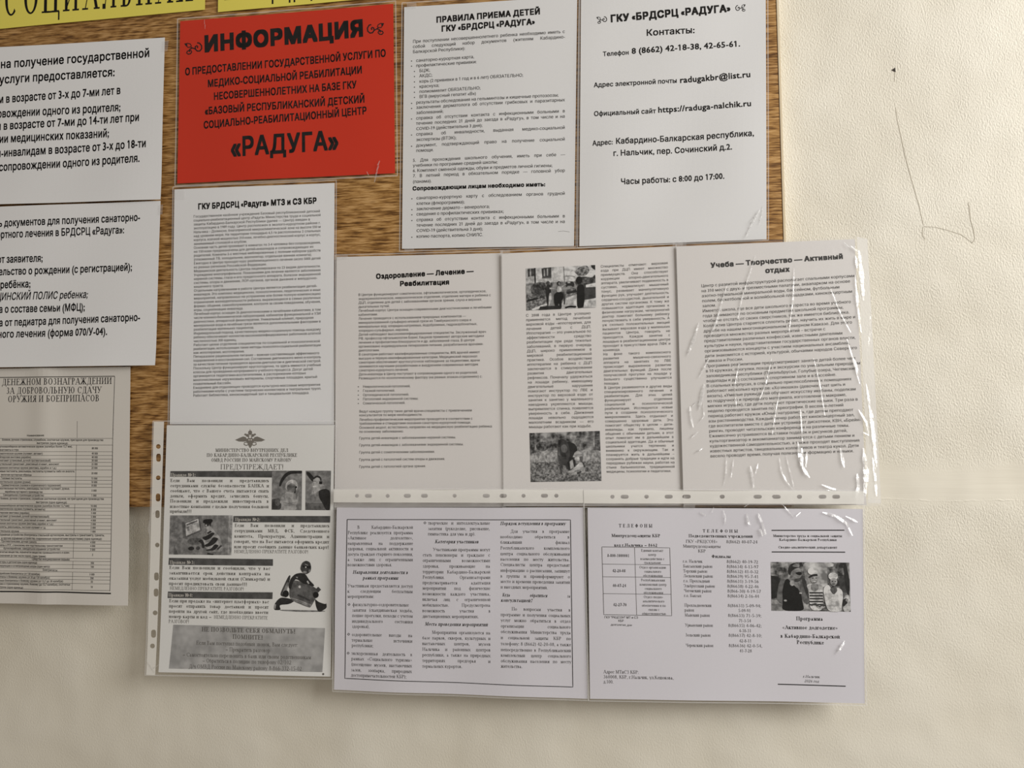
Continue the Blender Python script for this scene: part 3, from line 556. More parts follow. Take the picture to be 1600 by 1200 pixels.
# ------------------------------------------------------------------ red notice
s4 = notice('notice_sheet', [(282.5, 34), (615, 7), (617.5, 271), (277.5, 287)], BT+.0014, 'red', 'glossy red notice headed ИНФОРМАЦИЯ in bold black letters', seed=6, amp=.0007)
k = Ink(s4, 'heading', M['ink'], s4.root); k.line('ИНФОРМАЦИЯ', 320, 81.5, 571, 56, 23.5, 'H'); k.build()
k = Ink(s4, 'centre_name', M['ink'], s4.root); k.line('«РАДУГА»', 362, 245, 530.5, 233, 28.5, 'd'); k.build()
for q in ((303.5, 75.5, 15.5, -.08), (587.5, 46, 15.5, -.08, -1)): k = Ink(s4, 'scroll_ornament', M['ink'], s4.root); scroll(k, *q); k.build()
k = Ink(s4, 'body_text', M['ink'], s4.root)
for t, xa, ya, xb, yb in (('О ПРЕДОСТАВЛЕНИИ ГОСУДАРСТВЕННОЙ УСЛУГИ ПО', 290, 118.3, 604, 89), ('МЕДИКО-СОЦИАЛЬНОЙ РЕАБИЛИТАЦИИ', 325.5, 137, 567, 115), ('НЕСОВЕРШЕННОЛЕТНИХ НА БАЗЕ ГКУ', 335, 157, 558, 138), ('«БАЗОВЫЙ РЕСПУБЛИКАНСКИЙ ДЕТСКИЙ', 321, 179.7, 571, 160.5), ('СОЦИАЛЬНО-РЕАБИЛИТАЦИОННЫЙ ЦЕНТР', 319, 201.5, 574, 178.5)): k.line(t, xa, ya, xb, yb, 11, 'd')
k.build()
sleeve(s4, [(279, 31), (619, 3), (621.5, 275), (274.5, 291)], 'film')
folds(s4, [([(594, 252), (590, 268), (586, 286)], 2.2), ([(574, 269), (577, 275)], 1.6), ([(321, 32), (323, 48)], 1.0)])

# ------------------------------------------------------------------ the centre's own description
s5 = notice('notice_sheet', [(273.6, 296.6), (523, 286), (522, 663.5), (266, 663)], BT+.0014, 'relit', 'white sheet of very small print hanging directly below the red notice', seed=8, amp=.0008)
k = Ink(s5, 'heading', M['ink'], s5.root); k.line('ГКУ БРДСРЦ «Радуга» МТЗ и СЗ КБР', 310.5, 327.6, 495.5, 317.8, 8.5, 'h'); k.build()
k = Ink(s5, 'body_text', M['soft'], s5.root)
k.block('''Государственное казённое учреждение Базовый республиканский детский
социально-реабилитационный центр «Радуга» Министерства труда и социальной
защиты Кабардино-Балкарской Республики (далее — Центр) введен в
эксплуатацию в 1989 году. Центр расположен в эколого-курортном районе г.
Нальчика – Долинске, благоприятной микроклиматической зоне на высоте 550 м
над уровнем моря. На территории площадью 6,5 га расположены 2 спальных
корпуса, коечной мощностью 310 коек, лечебно-диагностический корпус и корпус,
занимаемый столовой и клубом.
Основная часть детей проживает в комнатах по 3-4 человека без сопровождения,
но 150 коек предназначены для детей-инвалидов и сопровождающих их
родителей. Комнаты 2-х местные меблированные с полным набором удобств
(плазменный ТВ, холодильник, вентилятор, отдельная ванная комната).
Ежегодно в Центре проходят курс реабилитационного лечения около 5000 детей
из разных регионов Российской Федерации.
Медицинская деятельность Центра лицензирована по 23 видам деятельности.
Учреждение многопрофильное. Показаниями для лечения являются заболевания
нервной системы, глаза и его придаточного аппарата, болезни эндокринной
системы, опоры и движения, ЛОР-органов, органов дыхания и желудочно-
кишечного тракта.
Отдельным направлением в работе Центра является реабилитация детей-
инвалидов. Это комплекс медицинских, психологических, педагогических и иных
мероприятий, направленных на устранение или более полную компенсацию
ограничения жизнедеятельности ребенка, выражающихся в самых различных
формах: общения, самообслуживания, контроля за своим поведением, обучения,
игры, социализации инвалида.
Лечебный корпус оснащен 26 диагностическими и лечебными кабинетами, в том
числе клинико-биохимической лабораторией, кабинетом функциональной и УЗИ
диагностики, аппаратной физиотерапии. Уникальный климат, природная
минеральная вода и лечебные грязи являются дополнительными факторами в
реабилитации маленьких пациентов.
Индивидуальный подход, качественную медико-социальную помощь каждому
ребенку обеспечивает коллектив высококвалифицированных работников штатной
численностью 300 единиц.
Работает целое отделение специалистов по социальной и психологической
реабилитации, использующих такие методы психолого-социальной реабилитации
как иппотерапия, мототерапия.
Пятиразовое рациональное питание – важная составляющая эффективного
оздоровления и восстановления сил. Составление диетического меню и контроль
за качеством питания проводится врачом-диетологом и диетической сестрой.
Поскольку Центр функционирует круглогодично, то здесь имеются учебные
классы для проведения непрерывного учебного процесса. Досуг детей
организуется педагогами-воспитателями, в распоряжении которых
многочисленные «кружковые» материалы, спортивные площадки, крытый
плавательный бассейн.
Ежедневно для отдыхающих проводятся культурно-массовые мероприятия
работниками клуба с участием творческих коллективов и театральных трупп.
Работает библиотека, киноконцертный зал и танцевальная площадка.''', 340.7, 620, (303.3, 303), (501.5, 502.5), (-9, -5), 3.8, 'n', k=1.02)
k.build(); sleeve(s5, [(272, 293), (526, 282), (525, 664.5), (264, 664.5)], 'film'); tape(s5, [(275, 297), (290, 296.3), (292, 312), (276, 313)])

# ------------------------------------------------------------------ admission rules
s6 = notice('notice_sheet', [(632, 12), (902, -5), (897, 384.5), (628.4, 389)], BT+.0014, 'paper', 'white sheet of admission rules with bullet lists, right of the red notice', seed=9, amp=.0008)
k = Ink(s6, 'heading', M['ink'], s6.root); k.line('ПРАВИЛА ПРИЕМА ДЕТЕЙ', 682, 36, 845, 22.7, 9, 'h'); k.line('ГКУ «БРДСРЦ «РАДУГА»', 690, 50, 836.5, 38.8, 9, 'h'); k.build()
k = Ink(s6, 'subheading', M['ink'], s6.root); k.line('Сопровождающим лицам необходимо иметь:', 645, 297.8, 852.5, 291, 5.9, 'h'); k.build()
k = Ink(s6, 'body_text', M['soft'], s6.root)
A, B, C = 645.5, 650.5, 655.5
def sl(y): return -16+ (y-68)*.034
LN = [(A, 68, 'При поступлении несовершеннолетнего ребенка необходимо иметь с', 'J'), (A, 76, 'собой следующий набор документов (жителям Кабардино-', 'J'), (A, 84, 'Балкарской Республики):', 'L'), (B, 97.5, 'санаторно-курортная карта,', 'L'), (B, 105.5, 'профилактические прививки:', 'L'), (C, 113.5, 'БЦЖ;', 'L'), (C, 121.5, 'АКДС;', 'L'), (C, 130, 'корь (2 прививки в 1 год и в 6 лет) *ОБЯЗАТЕЛЬНО*;', 'L'), (C, 138, 'краснуха;', 'L'), (C, 146, 'полиомиелит *ОБЯЗАТЕЛЬНО*;', 'L'), (C, 154, 'ВГВ (вирусный гепатит «В»)', 'L'),
 (B, 163, 'результаты обследования на гельминтозы и кишечные протозоозы;', 'L'), (B, 170.7, 'заключения дерматолога об отсутствии грибковых и паразитарных', 'J'), (B, 179, 'заболеваний;', 'L'), (B, 187.5, 'справка об отсутствии контакта с инфекционными больными в', 'J'), (B, 195.6, 'течение последних 21 дней до заезда в «Радугу», в том числе и на', 'J'), (B, 204, 'COVID-19 (действительна 3 дня);', 'L'), (B, 212.5, 'справка об инвалидности, выданная медико-социальной', 'J'), (B, 221, 'экспертизы (ВТЭК);', 'L'), (B, 230, 'документ, подтверждающий право на получение социальной', 'J'), (B, 238, 'помощи.', 'L'),
 (A, 253.4, '5. Для прохождения школьного обучения, иметь при себе —', 'J'), (A, 261.3, 'учебники по программе средней школы;', 'L'), (A, 269.4, '6. Комплект сменной одежды, обуви и предметов личной гигиены;', 'L'), (A, 277.6, '7. В летний период в обязательном порядке — головной убор', 'J'), (A, 286.5, '(панама).', 'L'),
 (B+.5, 312, 'санаторно-курортную карту с обследованием органов грудной', 'J'), (B+.5, 320.7, 'клетки (флюрограмма);', 'L'), (B+.5, 329, 'заключение дермато – венеролога;', 'L'), (B+.5, 337.2, 'сведения о профилактических прививках;', 'L'), (B+.5, 346.2, 'справка об отсутствии контакта с инфекционными больными в', 'J'), (B+.5, 354.6, 'течение последних 21 дней до заезда в «Радугу», в том числе и на', 'J'), (B+.5, 363, 'COVID-19 (действительна 3 дня);', 'L'), (B+.5, 372, 'копию паспорта, копию СНИЛС.', 'L')]
for x, y, t, m in LN: k.line(t, x, y, 883, y+sl(y)*(883-x)/238, 5.1, 'e', m, .95)
for x, ys in ((643.5, (97, 105, 163, 171, 187.5, 212.5, 230)), (648, (113.3, 121.3, 129.6, 137.8, 145.8, 153.8)), (644, (312, 329, 337, 346, 372))):
    for y in ys: k.poly(ell(x, y-1, .9, .9, 8))
k.build(); sleeve(s6, [(629, 6), (905, -12), (900, 386), (625, 393)], 'film'); tape(s6, [(636, 6), (651, 5), (652, 14), (637, 15)]); tape(s6, [(632, 388), (648, 387.5), (648, 393.5), (633, 394)])
dm = Ink(s6, 'scuff_mark', M['darkgrey'], s6.root); dm.strip([(872, 362), (880, 361), (890, 362.5)], .35); dm.build()

# ------------------------------------------------------------------ contacts
s7 = notice('notice_sheet', [(908, -30), (1196, -38), (1197.3, 374.5), (905.3, 385.5)], BT+.0014, 'paper', 'white contacts sheet with phone numbers and opening hours, near the right edge of the board', seed=10, amp=.0009)
k = Ink(s7, 'heading', M['ink'], s7.root); k.line('ГКУ «БРДСРЦ «РАДУГА»', 954, 35.7, 1142, 18.5, 11.3, 'h'); k.build()
for q in ((940.5, 32, 9.2, -.09), (1157, 13, 9.2, -.09, -1)): k = Ink(s7, 'scroll_ornament', M['ink'], s7.root); scroll(k, *q); k.build()
k = Ink(s7, 'body_text', M['ink'], s7.root)
for t, xa, ya, xb, yb, c, f in (('Контакты:', 1009.5, 57, 1086, 52.5, 10.3, 'b'), ('Телефон', 942, 89, 983, 86, 7.2, 'b'), ('8 (8662) 42-18-38, 42-65-61.', 987, 85, 1157, 73, 9.6, 'b'), ('Адрес электронной почты', 928, 137.5, 1058, 130, 7.4, 'b'), ('radugakbr@list.ru', 1062, 130.4, 1173, 121.3, 10.2, 'b'),
    ('Официальный сайт', 928, 182.5, 1025, 177.5, 7.6, 'b'), ('https://raduga-nalchik.ru', 1028, 176.7, 1174, 166.8, 9.8, 'b'), ('Адрес:', 926, 228.5, 958, 226.5, 7.8, 'b'), ('Кабардино-Балкарская республика,', 962, 226, 1178, 213.5, 9.4, 'b'), ('г. Нальчик, пер. Сочинский д.2.', 958, 245, 1144, 234.5, 9.4, 'b'), ('Часы работы: с 8:00 до 17:00.', 970, 289, 1132, 280, 9.4, 'b')): k.line(t, xa, ya, xb, yb, c, f)
k.build(); sleeve(s7, [(906, -32), (1199, -40), (1200, 376), (902.5, 388)], 'film')
folds(s7, [([(1187, 328), (1180, 340), (1172, 356), (1165, 372)], 2.6), ([(1192, 322), (1190, 336), (1186, 352)], 1.8), ([(1176, 342), (1170, 350)], 1.5)]); tape(s7, [(1056, 378), (1072, 377), (1072, 387), (1057, 388)])
# ------------------------------------------------------------------ police warning in a punched sleeve
s8 = notice('notice_sheet', [(261.8, 664.5), (523.4, 664), (517.6, 1056), (250, 1049)], BT+.0046, 'copy', 'grey-toned police warning with cartoon crooks in a punched plastic sleeve', 'poster', seed=11, amp=.0009, curl={'b': .0015})
sleeve(s8, [(241, 658), (527, 658), (521, 1059), (230, 1053)], 'film', lift=.0010)
def punched_rim(sh, name, quad, holes, lift):
    """the frosted binding margin of a plastic sleeve with its punched holes"""
    n = lambda a, b: max(1, int(math.dist(a, b)/9))
    outer = [(a[0]+(b[0]-a[0])*q/n(a, b), a[1]+(b[1]-a[1])*q/n(a, b)) for a, b in zip(quad, quad[1:]+quad[:1]) for q in range(n(a, b))]
    sg = lambda v, p: math.copysign(abs(v)**p, v); loops = [outer]
    for x, y, rx, ry in holes:
        p = 1 if abs(rx-ry) < .6 else .6; loops.append([(x+rx*sg(math.cos(q*math.pi/10), p), y+ry*sg(math.sin(q*math.pi/10), p)) for q in range(20)])
    pts, ed = [], []
    for l in loops: k = len(pts); pts += [Vector(sh.at(*p)) for p in l]; ed += [(k+i, k+(i+1) % len(l)) for i in range(len(l))]
    v2, _, f2, *_ = delaunay_2d_cdt(pts, ed, [], 0, 1e-6); XZ = np.array([(v[0], v[1]) for v in v2])
    H = [(sh.at(x, y), sh.at(x+rx, y)[0]-sh.at(x, y)[0], sh.at(x, y-ry)[1]-sh.at(x, y)[1]) for x, y, rx, ry in holes]
    inner = lambda c: any(abs((c[0]-o[0])/a) < .97 and abs((c[1]-o[1])/b_) < .97 and (((c[0]-o[0])/a)**2+((c[1]-o[1])/b_)**2 < 1.05) for o, a, b_ in H)
    Fc = [list(t) for t in f2 if not inner(XZ[list(t)].mean(0))]
    o = mk(name, sh.put(XZ, lift), Fc, M['rim'], sh.root); o['label'] = 'frosted white binding margin with punched holes'; return o
punched_rim(s8, 'punched_margin', [(242.5, 659), (258.5, 659), (246, 1053), (232, 1052.5)], [(249.6, 697.5, 3.6, 3.6), (249.9, 715, 3.6, 6.3), (249.4, 746.3, 3.6, 3.6), (249.2, 777, 3.6, 6.2), (248.3, 803, 3.4, 6), (248, 851, 3.4, 3.6), (246.7, 900, 3.6, 6.2), (246.2, 925, 3.6, 6.2), (244.8, 956.6, 3.7, 3.7), (242.5, 989, 3.8, 6.2), (241, 1008, 3.7, 3.7)], .0014)
folds(s8, [([(246, 796), (243, 802), (240, 799)], 1.6), ([(236, 812), (234.5, 826), (236, 838)], 2.0), ([(251, 1037), (240, 1045)], 1.2), ([(233, 1032), (240, 1042), (246, 1049)], 1.4)])
em = Ink(s8, 'emblem', M['emblem'], s8.root)
def E_(pts): return [(391.7+x, 685+y) for x, y in pts]
for sg in (-1, 1):
    em.poly(E_([(sg*a, b) for a, b in [(5, 1), (7, -2), (11, -3), (15, -1.5), (23.5, 2.3), (18, 4.7), (11, 5), (5, 4.5)]]))
    em.poly(E_([(sg*a, b) for a, b in [(1, -4), (4, -6.5), (8, -7.8), (9.5, -5.5), (7, -4.6), (6, -3), (3.4, -2.2)]]))
    em.strip(E_([(sg*5, 6), (sg*9, 6.4), (sg*9.6, 9.5), (sg*6, 11), (sg*2.5, 9.5)]), 1.4)
em.poly(E_([(-4.5, 0), (4.5, 0), (6, 4.5), (3.5, 9), (1.8, 13), (0, 15.5), (-1.8, 13), (-3.5, 9), (-6, 4.5)])); em.poly(E_(ell(0, -9.3, 3.1, 3.2, 14)))
em.poly(E_([(-4, -7), (4, -7), (4, -5.6), (-4, -5.6)])); em.strip(E_([(-3.2, -5), (-2, 0), (2, 0), (3.2, -5)]), 1.5); em.strip(E_([(0, -14.5), (0, -11)]), .6); em.build()
el = Ink(s8, 'emblem_highlights', M['tint'], s8.root, .0002)
for x, y in ((0, -4), (-1.7, 2.3), (1.7, 2.3)): el.poly(E_(ell(x, y, 1.1, 1.1, 10)))
el.build()
k = Ink(s8, 'heading', M['darkgrey'], s8.root)
for t, xa, ya, xb, yb, c, f in (('МИНИСТЕРСТВО ВНУТРЕННИХ ДЕЛ', 337.5, 706, 451.5, 706, 5, 'R'), ('ПО КАБАРДИНО-БАЛКАРСКОЙ РЕСПУБЛИКЕ', 324, 713.6, 465.5, 713.6, 5, 'R'), ('ОМВД РОССИИ ПО МАЙСКОМУ РАЙОНУ', 331, 721.3, 456.5, 721.3, 5, 'R'), ('ПРЕДУПРЕЖДАЕТ!', 345, 733.3, 444.5, 733.3, 7.6, 'r')): k.line(t, xa, ya, xb, yb, c, f)
k.build()
nb = 0
for q, t, (xa, ya, xb, yb) in (([(267.5, 736), (426, 735.6), (425.6, 746), (267, 744.8)], 'Правило №1:', (268, 744.2, 307, 744.4)), ([(365.5, 806), (517, 806), (516.5, 816.3), (365, 815.8)], 'Правило №2:', (368.5, 813.7, 407.5, 814)),
    ([(265, 871.3), (427.3, 873.4), (427.2, 883.8), (264.4, 882.2)], 'Правило №3:', (266.5, 880.6, 305.5, 881)), ([(263.7, 923.8), (427, 925), (426.6, 935.6), (263, 934)], 'Правило №4:', (264.5, 931.6, 302.5, 932))):
    picture(s8, 'heading_bar', q, [('bar', rect(0, 0, 1, 1))], s8.root)
    k = Ink(s8, 'reversed_heading', M['reverse'], s8.root, .00018); k.line(t, xa, ya, xb, yb, 4.8, 'R'); k.build()
k = Ink(s8, 'body_text', M['darkgrey'], s8.root)
k.rows([(753, 'Если Вам позвонили и представились'), (761, 'сотрудниками службы безопасности БАНКА и'), (769, 'сообщают, что с Вашего счета пытаются снять'), (777, 'деньги, оформить кредит, зачислить бонусы.'), (785, 'Позвонили и предложили инвестировать в'), (793.4, 'известные компании с целью получения большой'), (801, 'прибыли!!!', 'L')], (753, 801), (267.4, 266.8), (421.5, 420.5), (.3, .6), 4.8, 'R')
k.rows([(823, 'Если Вам позвонили и представились'), (831.4, 'сотрудниками МВД, ФСБ, Следственного'), (839.7, 'комитета, Прокуратуры, Администрации и'), (848, 'говорят, что на Вас пытаются оформить кредит'), (856.2, 'или просят сообщить данные банковских карт!')], (823, 856), (367.7, 367), (516, 515), (.6, 1), 4.8, 'R')
k.line('НЕМЕДЛЕННО ПРЕКРАТИТЕ РАЗГОВОР!', 367, 863.8, 482.5, 864.6, 5, 'r')
k.rows([(888.7, 'Если Вам позвонили и сообщили, что у вас'), (897, 'заканчивается срок действия контракта на'), (905.2, 'оказания услуг мобильной связи (Симкарты) и'), (913.5, 'просят продиктовать свои данные!!!', 'L')], (888, 913), (265.8, 265.3), (423.5, 423), (1.5, 1.8), 4.8, 'R')
k.line('НЕМЕДЛЕННО ПРЕКРАТИТЕ РАЗГОВОР!', 266.5, 921.2, 382.5, 922.4, 5, 'r')
k.rows([(940.6, 'Если при продаже на «интернет платформах» вас'), (948.6, 'просят отправить товар доставкой и просят'), (956.8, 'перейти на другой сайт, где необходимо ввести')], (940, 957), (265.6, 265.3), (421.5, 420.5), (1.6, 1.9), 4.8, 'R')
k.line('номер карты и код –', 265.3, 965, 332, 965.8, 4.8, 'R'); k.line('НЕМЕДЛЕННО ПРЕКРАТИТЕ', 335.5, 965.9, 419.5, 967.4, 5, 'r'); k.line('РАЗГОВОР!', 264.6, 972.8, 297, 973.3, 5, 'r'); k.build()
picture(s8, 'tinted_box', [(272, 975.5), (508.5, 981), (505, 1049), (266, 1043.5)], [('greybox', rect(0, 0, 1, 1))], s8.root)
k = Ink(s8, 'reminder_text', M['darkgrey'], s8.root, .00018)
for t, xa, ya, xb, yb, c, f in (('НЕ ПОЗВОЛЬТЕ СЕБЯ ОБМАНУТЬ!', 316.5, 985.8, 463, 989.2, 6.4, 'R'), ('ПОМНИТЕ!', 365, 997.3, 412.5, 998.6, 6.4, 'R'), ('Если Вам поступил подобный звонок, Вам следует:', 308, 1006.4, 467, 1010, 5.8, 'r'), ('– Прекратить разговор', 354, 1016.6, 423.5, 1018.2, 5.8, 'r'),
    ('– Самостоятельно перезвонить в банк или своим родственникам', 287, 1024.8, 487.5, 1029.2, 5.8, 'r'), ('– Обратиться в полицию по телефону 02/102', 318, 1034, 457, 1037, 5.8, 'r'), ('Д/ч ОМВД России по Майскому району 8-866-332-15-02', 297, 1043, 473.5, 1046.8, 5.8, 'r')): k.line(t, xa, ya, xb, yb, c, f)
k.poly(ell(506.5, 1052, 1.6, 1.6, 12)); k.build()
picture(s8, 'printed_picture', [(425.8, 735.3), (473, 735.3), (472, 797), (425, 796.3)], [('mottle', rect(0, 0, 1, 1)), ('g2', ell(.1, .88, .24, .16, 14)), ('g3', ell(.2, .8, .1, .1, 10)),
    ('g1', rib([(.26, .4), (.31, .28), (.42, .14), (.58, .05), (.8, .03), (1, .04)], [.06, .09, .1, .09, .08, .08])), ('g5', [(.52, .52), (.62, .56), (.84, .53), (.9, .62), (.88, .78), (.8, .86), (.86, 1), (.28, 1), (.36, .88), (.26, .8), (.34, .64)]),
    ('g6', [(.46, .44), (.46, .34), (.54, .26), (.68, .22), (.8, .25), (.86, .34), (.86, .44), (.78, .5), (.56, .52), (.48, .48)]), ('g4', ell(.66, .44, .16, .12, 16)), ('g3', [(.5, .38), (.6, .34), (.8, .4), (.8, .44), (.55, .43)]), ('g0', ell(.81, .42, .035, .03, 8)), ('g1', rib([(.78, .4), (.78, .54)], .03)), ('g1', ell(.77, .55, .025, .025, 8)),
    ('g4', rib([(.36, .8), (.6, .84), (.86, .78)], .015)), ('g4', rib([(.84, .56), (.82, .72)], .03)), ('g4', rib([(.5, .42), (.7, .46)], .02))], s8.root, label='grey picture of a figure in a white headwrap')
picture(s8, 'printed_picture', [(478.5, 735.3), (518.3, 735.3), (516.8, 797), (477.8, 796.6)], [('mottle', rect(0, 0, 1, 1)), ('g1', [(.02, .02), (.14, .03), (.4, .22), (.28, .3), (.04, .1)]), ('g3', rect(0, .82, .8, 1)),
    ('g1', [(.52, .5), (.66, .44), (.84, .46), (.99, .52), (1, 1), (.82, 1), (.7, .84), (.54, .68)]), ('g5', [(.3, .2), (.44, .16), (.56, .2), (.56, .36), (.72, .34), (.82, .46), (.66, .47), (.56, .5), (.34, .6), (.14, .64), (.28, .54), (.28, .48), (.38, .46), (.24, .42), (.36, .38), (.22, .34), (.32, .3)]),
    ('g6', ell(.36, .4, .08, .018, 10)), ('g6', ell(.36, .3, .06, .018, 10)), ('g1', rib([(.3, .21), (.44, .14), (.58, .17), (.62, .26)], .05)), ('g0', rect(.54, .27, .66, .34))], s8.root, label='grey picture of a hand holding a phone')
picture(s8, 'printed_picture', [(267, 805), (364.5, 805), (362.5, 867), (265, 866)], [('mottle', rect(0, 0, .94, 1)), ('g5', rect(.94, 0, 1, 1)), ('g4', ell(.14, .4, .12, .22, 14)), ('g3', [(.2, .16), (.28, .18), (.3, .62), (.22, .58)]), ('g3', [(.24, .2), (.47, .05), (.52, .4), (.28, .56)]), ('g6', [(.25, .21), (.455, .08), (.49, .37), (.27, .53)]), ('g3', [(.27, .225), (.44, .12), (.445, .155), (.275, .265)]), ('g4', [(.275, .3), (.31, .28), (.325, .38), (.29, .4)]),
    ('g3', [(.08, .74), (.15, 1), (.08, 1)]), ('g3', ell(.42, .66, .13, .09, 12)), ('g5', [(.58, .3), (.66, .26), (.72, .4), (.8, .52), (.86, .76), (.86, .92), (.62, .92), (.56, .72), (.54, .6), (.6, .46)]), ('g0', [(.54, .1), (.68, .09), (.69, .15), (.66, .2), (.66, .32), (.64, .2), (.53, .2)]), ('g1', [(.56, .2), (.64, .2), (.63, .26), (.57, .28)]), ('g6', ell(.585, .25, .012, .02, 8)),
    ('g1', rib([(.61, .46), (.67, .4)], .04)), ('g1', rib([(.55, .6), (.62, .56), (.71, .44)], [.1, .09, .06])), ('g1', rib([(.58, .78), (.68, .72), (.75, .56)], [.06, .09, .1])), ('g1', rib([(.6, .88), (.7, .87), (.77, .74)], [.03, .07, .08])), ('g2', rib([(.78, .86), (.84, .76)], .03)), ('g1', [(.46, .66), (.52, .6), (.56, .68), (.58, .8), (.54, .84), (.52, .7)]), ('g1', ell(.36, .84, .05, .05, 10)), ('g2', ell(.47, .83, .035, .045, 10)), ('g1', rib([(.62, .97), (.72, .99)], .04))], s8.root, label='grey picture of a striped burglar at a computer')
picture(s8, 'printed_picture', [(426, 871), (516, 871), (516, 962), (426, 962)], [('g4', rib([(.14, .9), (.5, .915), (.92, .92)], [.02, .035, .02])),
    ('g1', [(.1, .72), (.16, .68), (.3, .7), (.4, .74), (.3, .8), (.12, .81), (.16, .9), (.03, .9), (.04, .8)]), ('g5', [(.045, .8), (.07, .8), (.06, .88), (.04, .88)]), ('g1', [(.74, .7), (.8, .76), (.92, .8), (.94, .78), (.95, .86), (.86, .92), (.8, .93), (.76, .84)]),
    ('g2', [(.29, .3), (.33, .31), (.22, .68), (.16, .66), (.14, .62)]), ('g4', [(.26, .42), (.3, .44), (.22, .64), (.17, .62)]), ('g3', [(.36, .36), (.84, .54), (.68, .84), (.64, .86), (.3, .72), (.3, .5)]), ('g4', [(.34, .72), (.68, .8), (.66, .86), (.62, .84)]), ('g5', rib([(.32, .69), (.5, .74), (.68, .82)], .012)), ('g2', rib([(.44, .64), (.54, .68), (.66, .74)], .03)),
    ('g1', [(.32, .36), (.4, .28), (.5, .26), (.58, .28), (.64, .38), (.74, .48), (.7, .5), (.62, .46), (.56, .46), (.42, .36), (.36, .42), (.32, .56), (.28, .5)]), ('g2', [(.8, .5), (.85, .55), (.8, .6), (.76, .54)]), ('g5', [(.41, .33), (.45, .33), (.44, .36)]), ('g6', rib([(.61, .4), (.64, .45)], .025)), ('g6', ell(.48, .5, .022, .025, 10)),
    ('g2', [(.5, .14), (.53, .08), (.59, .05), (.66, .08), (.68, .16), (.67, .24), (.6, .29), (.53, .26), (.49, .2)]), ('g0', [(.52, .13), (.6, .15), (.68, .14), (.67, .18), (.58, .18), (.53, .16)]), ('g6', ell(.585, .165, .014, .012, 8)), ('g5', [(.64, .2), (.67, .21), (.65, .25), (.63, .24)]), ('g5', rib([(.57, .11), (.62, .13)], .012)), ('g4', ell(.57, .25, .035, .02, 8)),
    ('g0', ell(.24, .62, .055, .06, 12)), ('g0', ell(.76, .64, .05, .055, 12))], s8.root, label='grey picture of a masked thief carrying a bank card')

# ------------------------------------------------------------------ three upright sheets in one row
s9 = notice('notice_sheet', [(526.5, 402), (784.6, 395.6), (789, 792), (523, 793)], BT+.0014, 'warm', 'left of the three upright sheets above the punched strip, list of treatments', seed=12, amp=.0007)
k = Ink(s9, 'heading', M['ink'], s9.root); k.line('Оздоровление — Лечение —', 588, 435.8, 740.5, 427, 7.4, 'h'); k.line('Реабилитация', 625, 447, 703, 444.4, 7.2, 'h'); k.build()
k = Ink(s9, 'body_text', M['soft'], s9.root)
kk = k.block('''В Центре функционируют соматическое, офтальмологическое, ортопедическое,
эндокринологическое, неврологическое отделения, отделение матери и ребенка с
ДЦП, отделение для детей с заболеваниями органов зрения, слуха и верхних
дыхательных путей.
Лечебный корпус Центра оснащен современными диагностическими и лечебными
кабинетами.
Лечение проводится с использованием природных компонентов —
минерализованной сульфидно-иловой грязи из Тамбуканского озера и
минеральных вод: хлоридно-натриевых, йодобромных, гидрокарбонатных,
хлоридно-сульфидных, нарзана.
Детей наблюдают высококвалифицированные специалисты. Заслуженный врач
РФ, профессор офтальмологии Борис Хацуков применяет авторские методики
лечения и профилактики близорукости и др. заболеваний глаза. В центре
организовано индивидуальное пятиразовое питание, разработанное врачами-
диетологами.
В санатории работают квалифицированные специалисты, 80% врачей имеют
высшую и первую квалифицированные категории. Медицинский персонал
санатория обеспечивает круглосуточное наблюдение за пациентами, врачи
занимаются научными разработками и внедрением современных методик
санаторно-курортного лечения.
Дети-инвалиды в Центр поступают в сопровождении одного из родителей.
Размещаются по нозологическому фактору (на разных этажах-отделениях) с:''', 462.8, 593, (560.5, 561), (768, 770), (-6.2, -3.2), 3.9, 'n')
for y, t in ((606, 'Неврологической патологией,'), (612.5, 'Глазной патологией.'), (619, 'Ортопедической патологией;'), (625.5, 'Патологией эндокринной системы;'), (632, 'Соматической патологией.')): k.line(t, 567.5, y, 770, y-2.6, 3.9, 'n', 'L', kk); k.poly(ell(560.5, y-1.6, .8, .8, 8))
for y, t in ((644.7, 'Ведут каждую группу таких детей врачи-специалисты с привлечением'), (650.6, 'консультантов по мере необходимости.'), (657.6, 'Лечебно-профилактические мероприятия проводятся в соответствии с'), (663.6, 'требованиями и стандартами оказания санаторно-курортной помощи.'), (670, 'Основной акцент, естественно, направлен на медицинскую реабилитацию ребенка'), (676.3, 'по основному заболеванию.'),
    (686.5, 'Группа детей-инвалидов с заболеваниями нервной системы.'), (697.4, 'Группа детей-инвалидов с заболеваниями эндокринной системы.'), (708.6, 'Группа детей с соматическими заболеваниями.'), (720, 'Группа детей с патологией систем опоры и движения.'), (731, 'Группа детей с патологией органа зрения.')): k.line(t, 561.8, y, 772, y-2.2, 3.9, 'n', 'L', kk)
k.build(); sleeve(s9, [(525, 399), (785.5, 392.5), (790, 794), (521.5, 795)], 'film'); tape(s9, [(526, 400), (544, 399), (545, 405), (527, 406)])

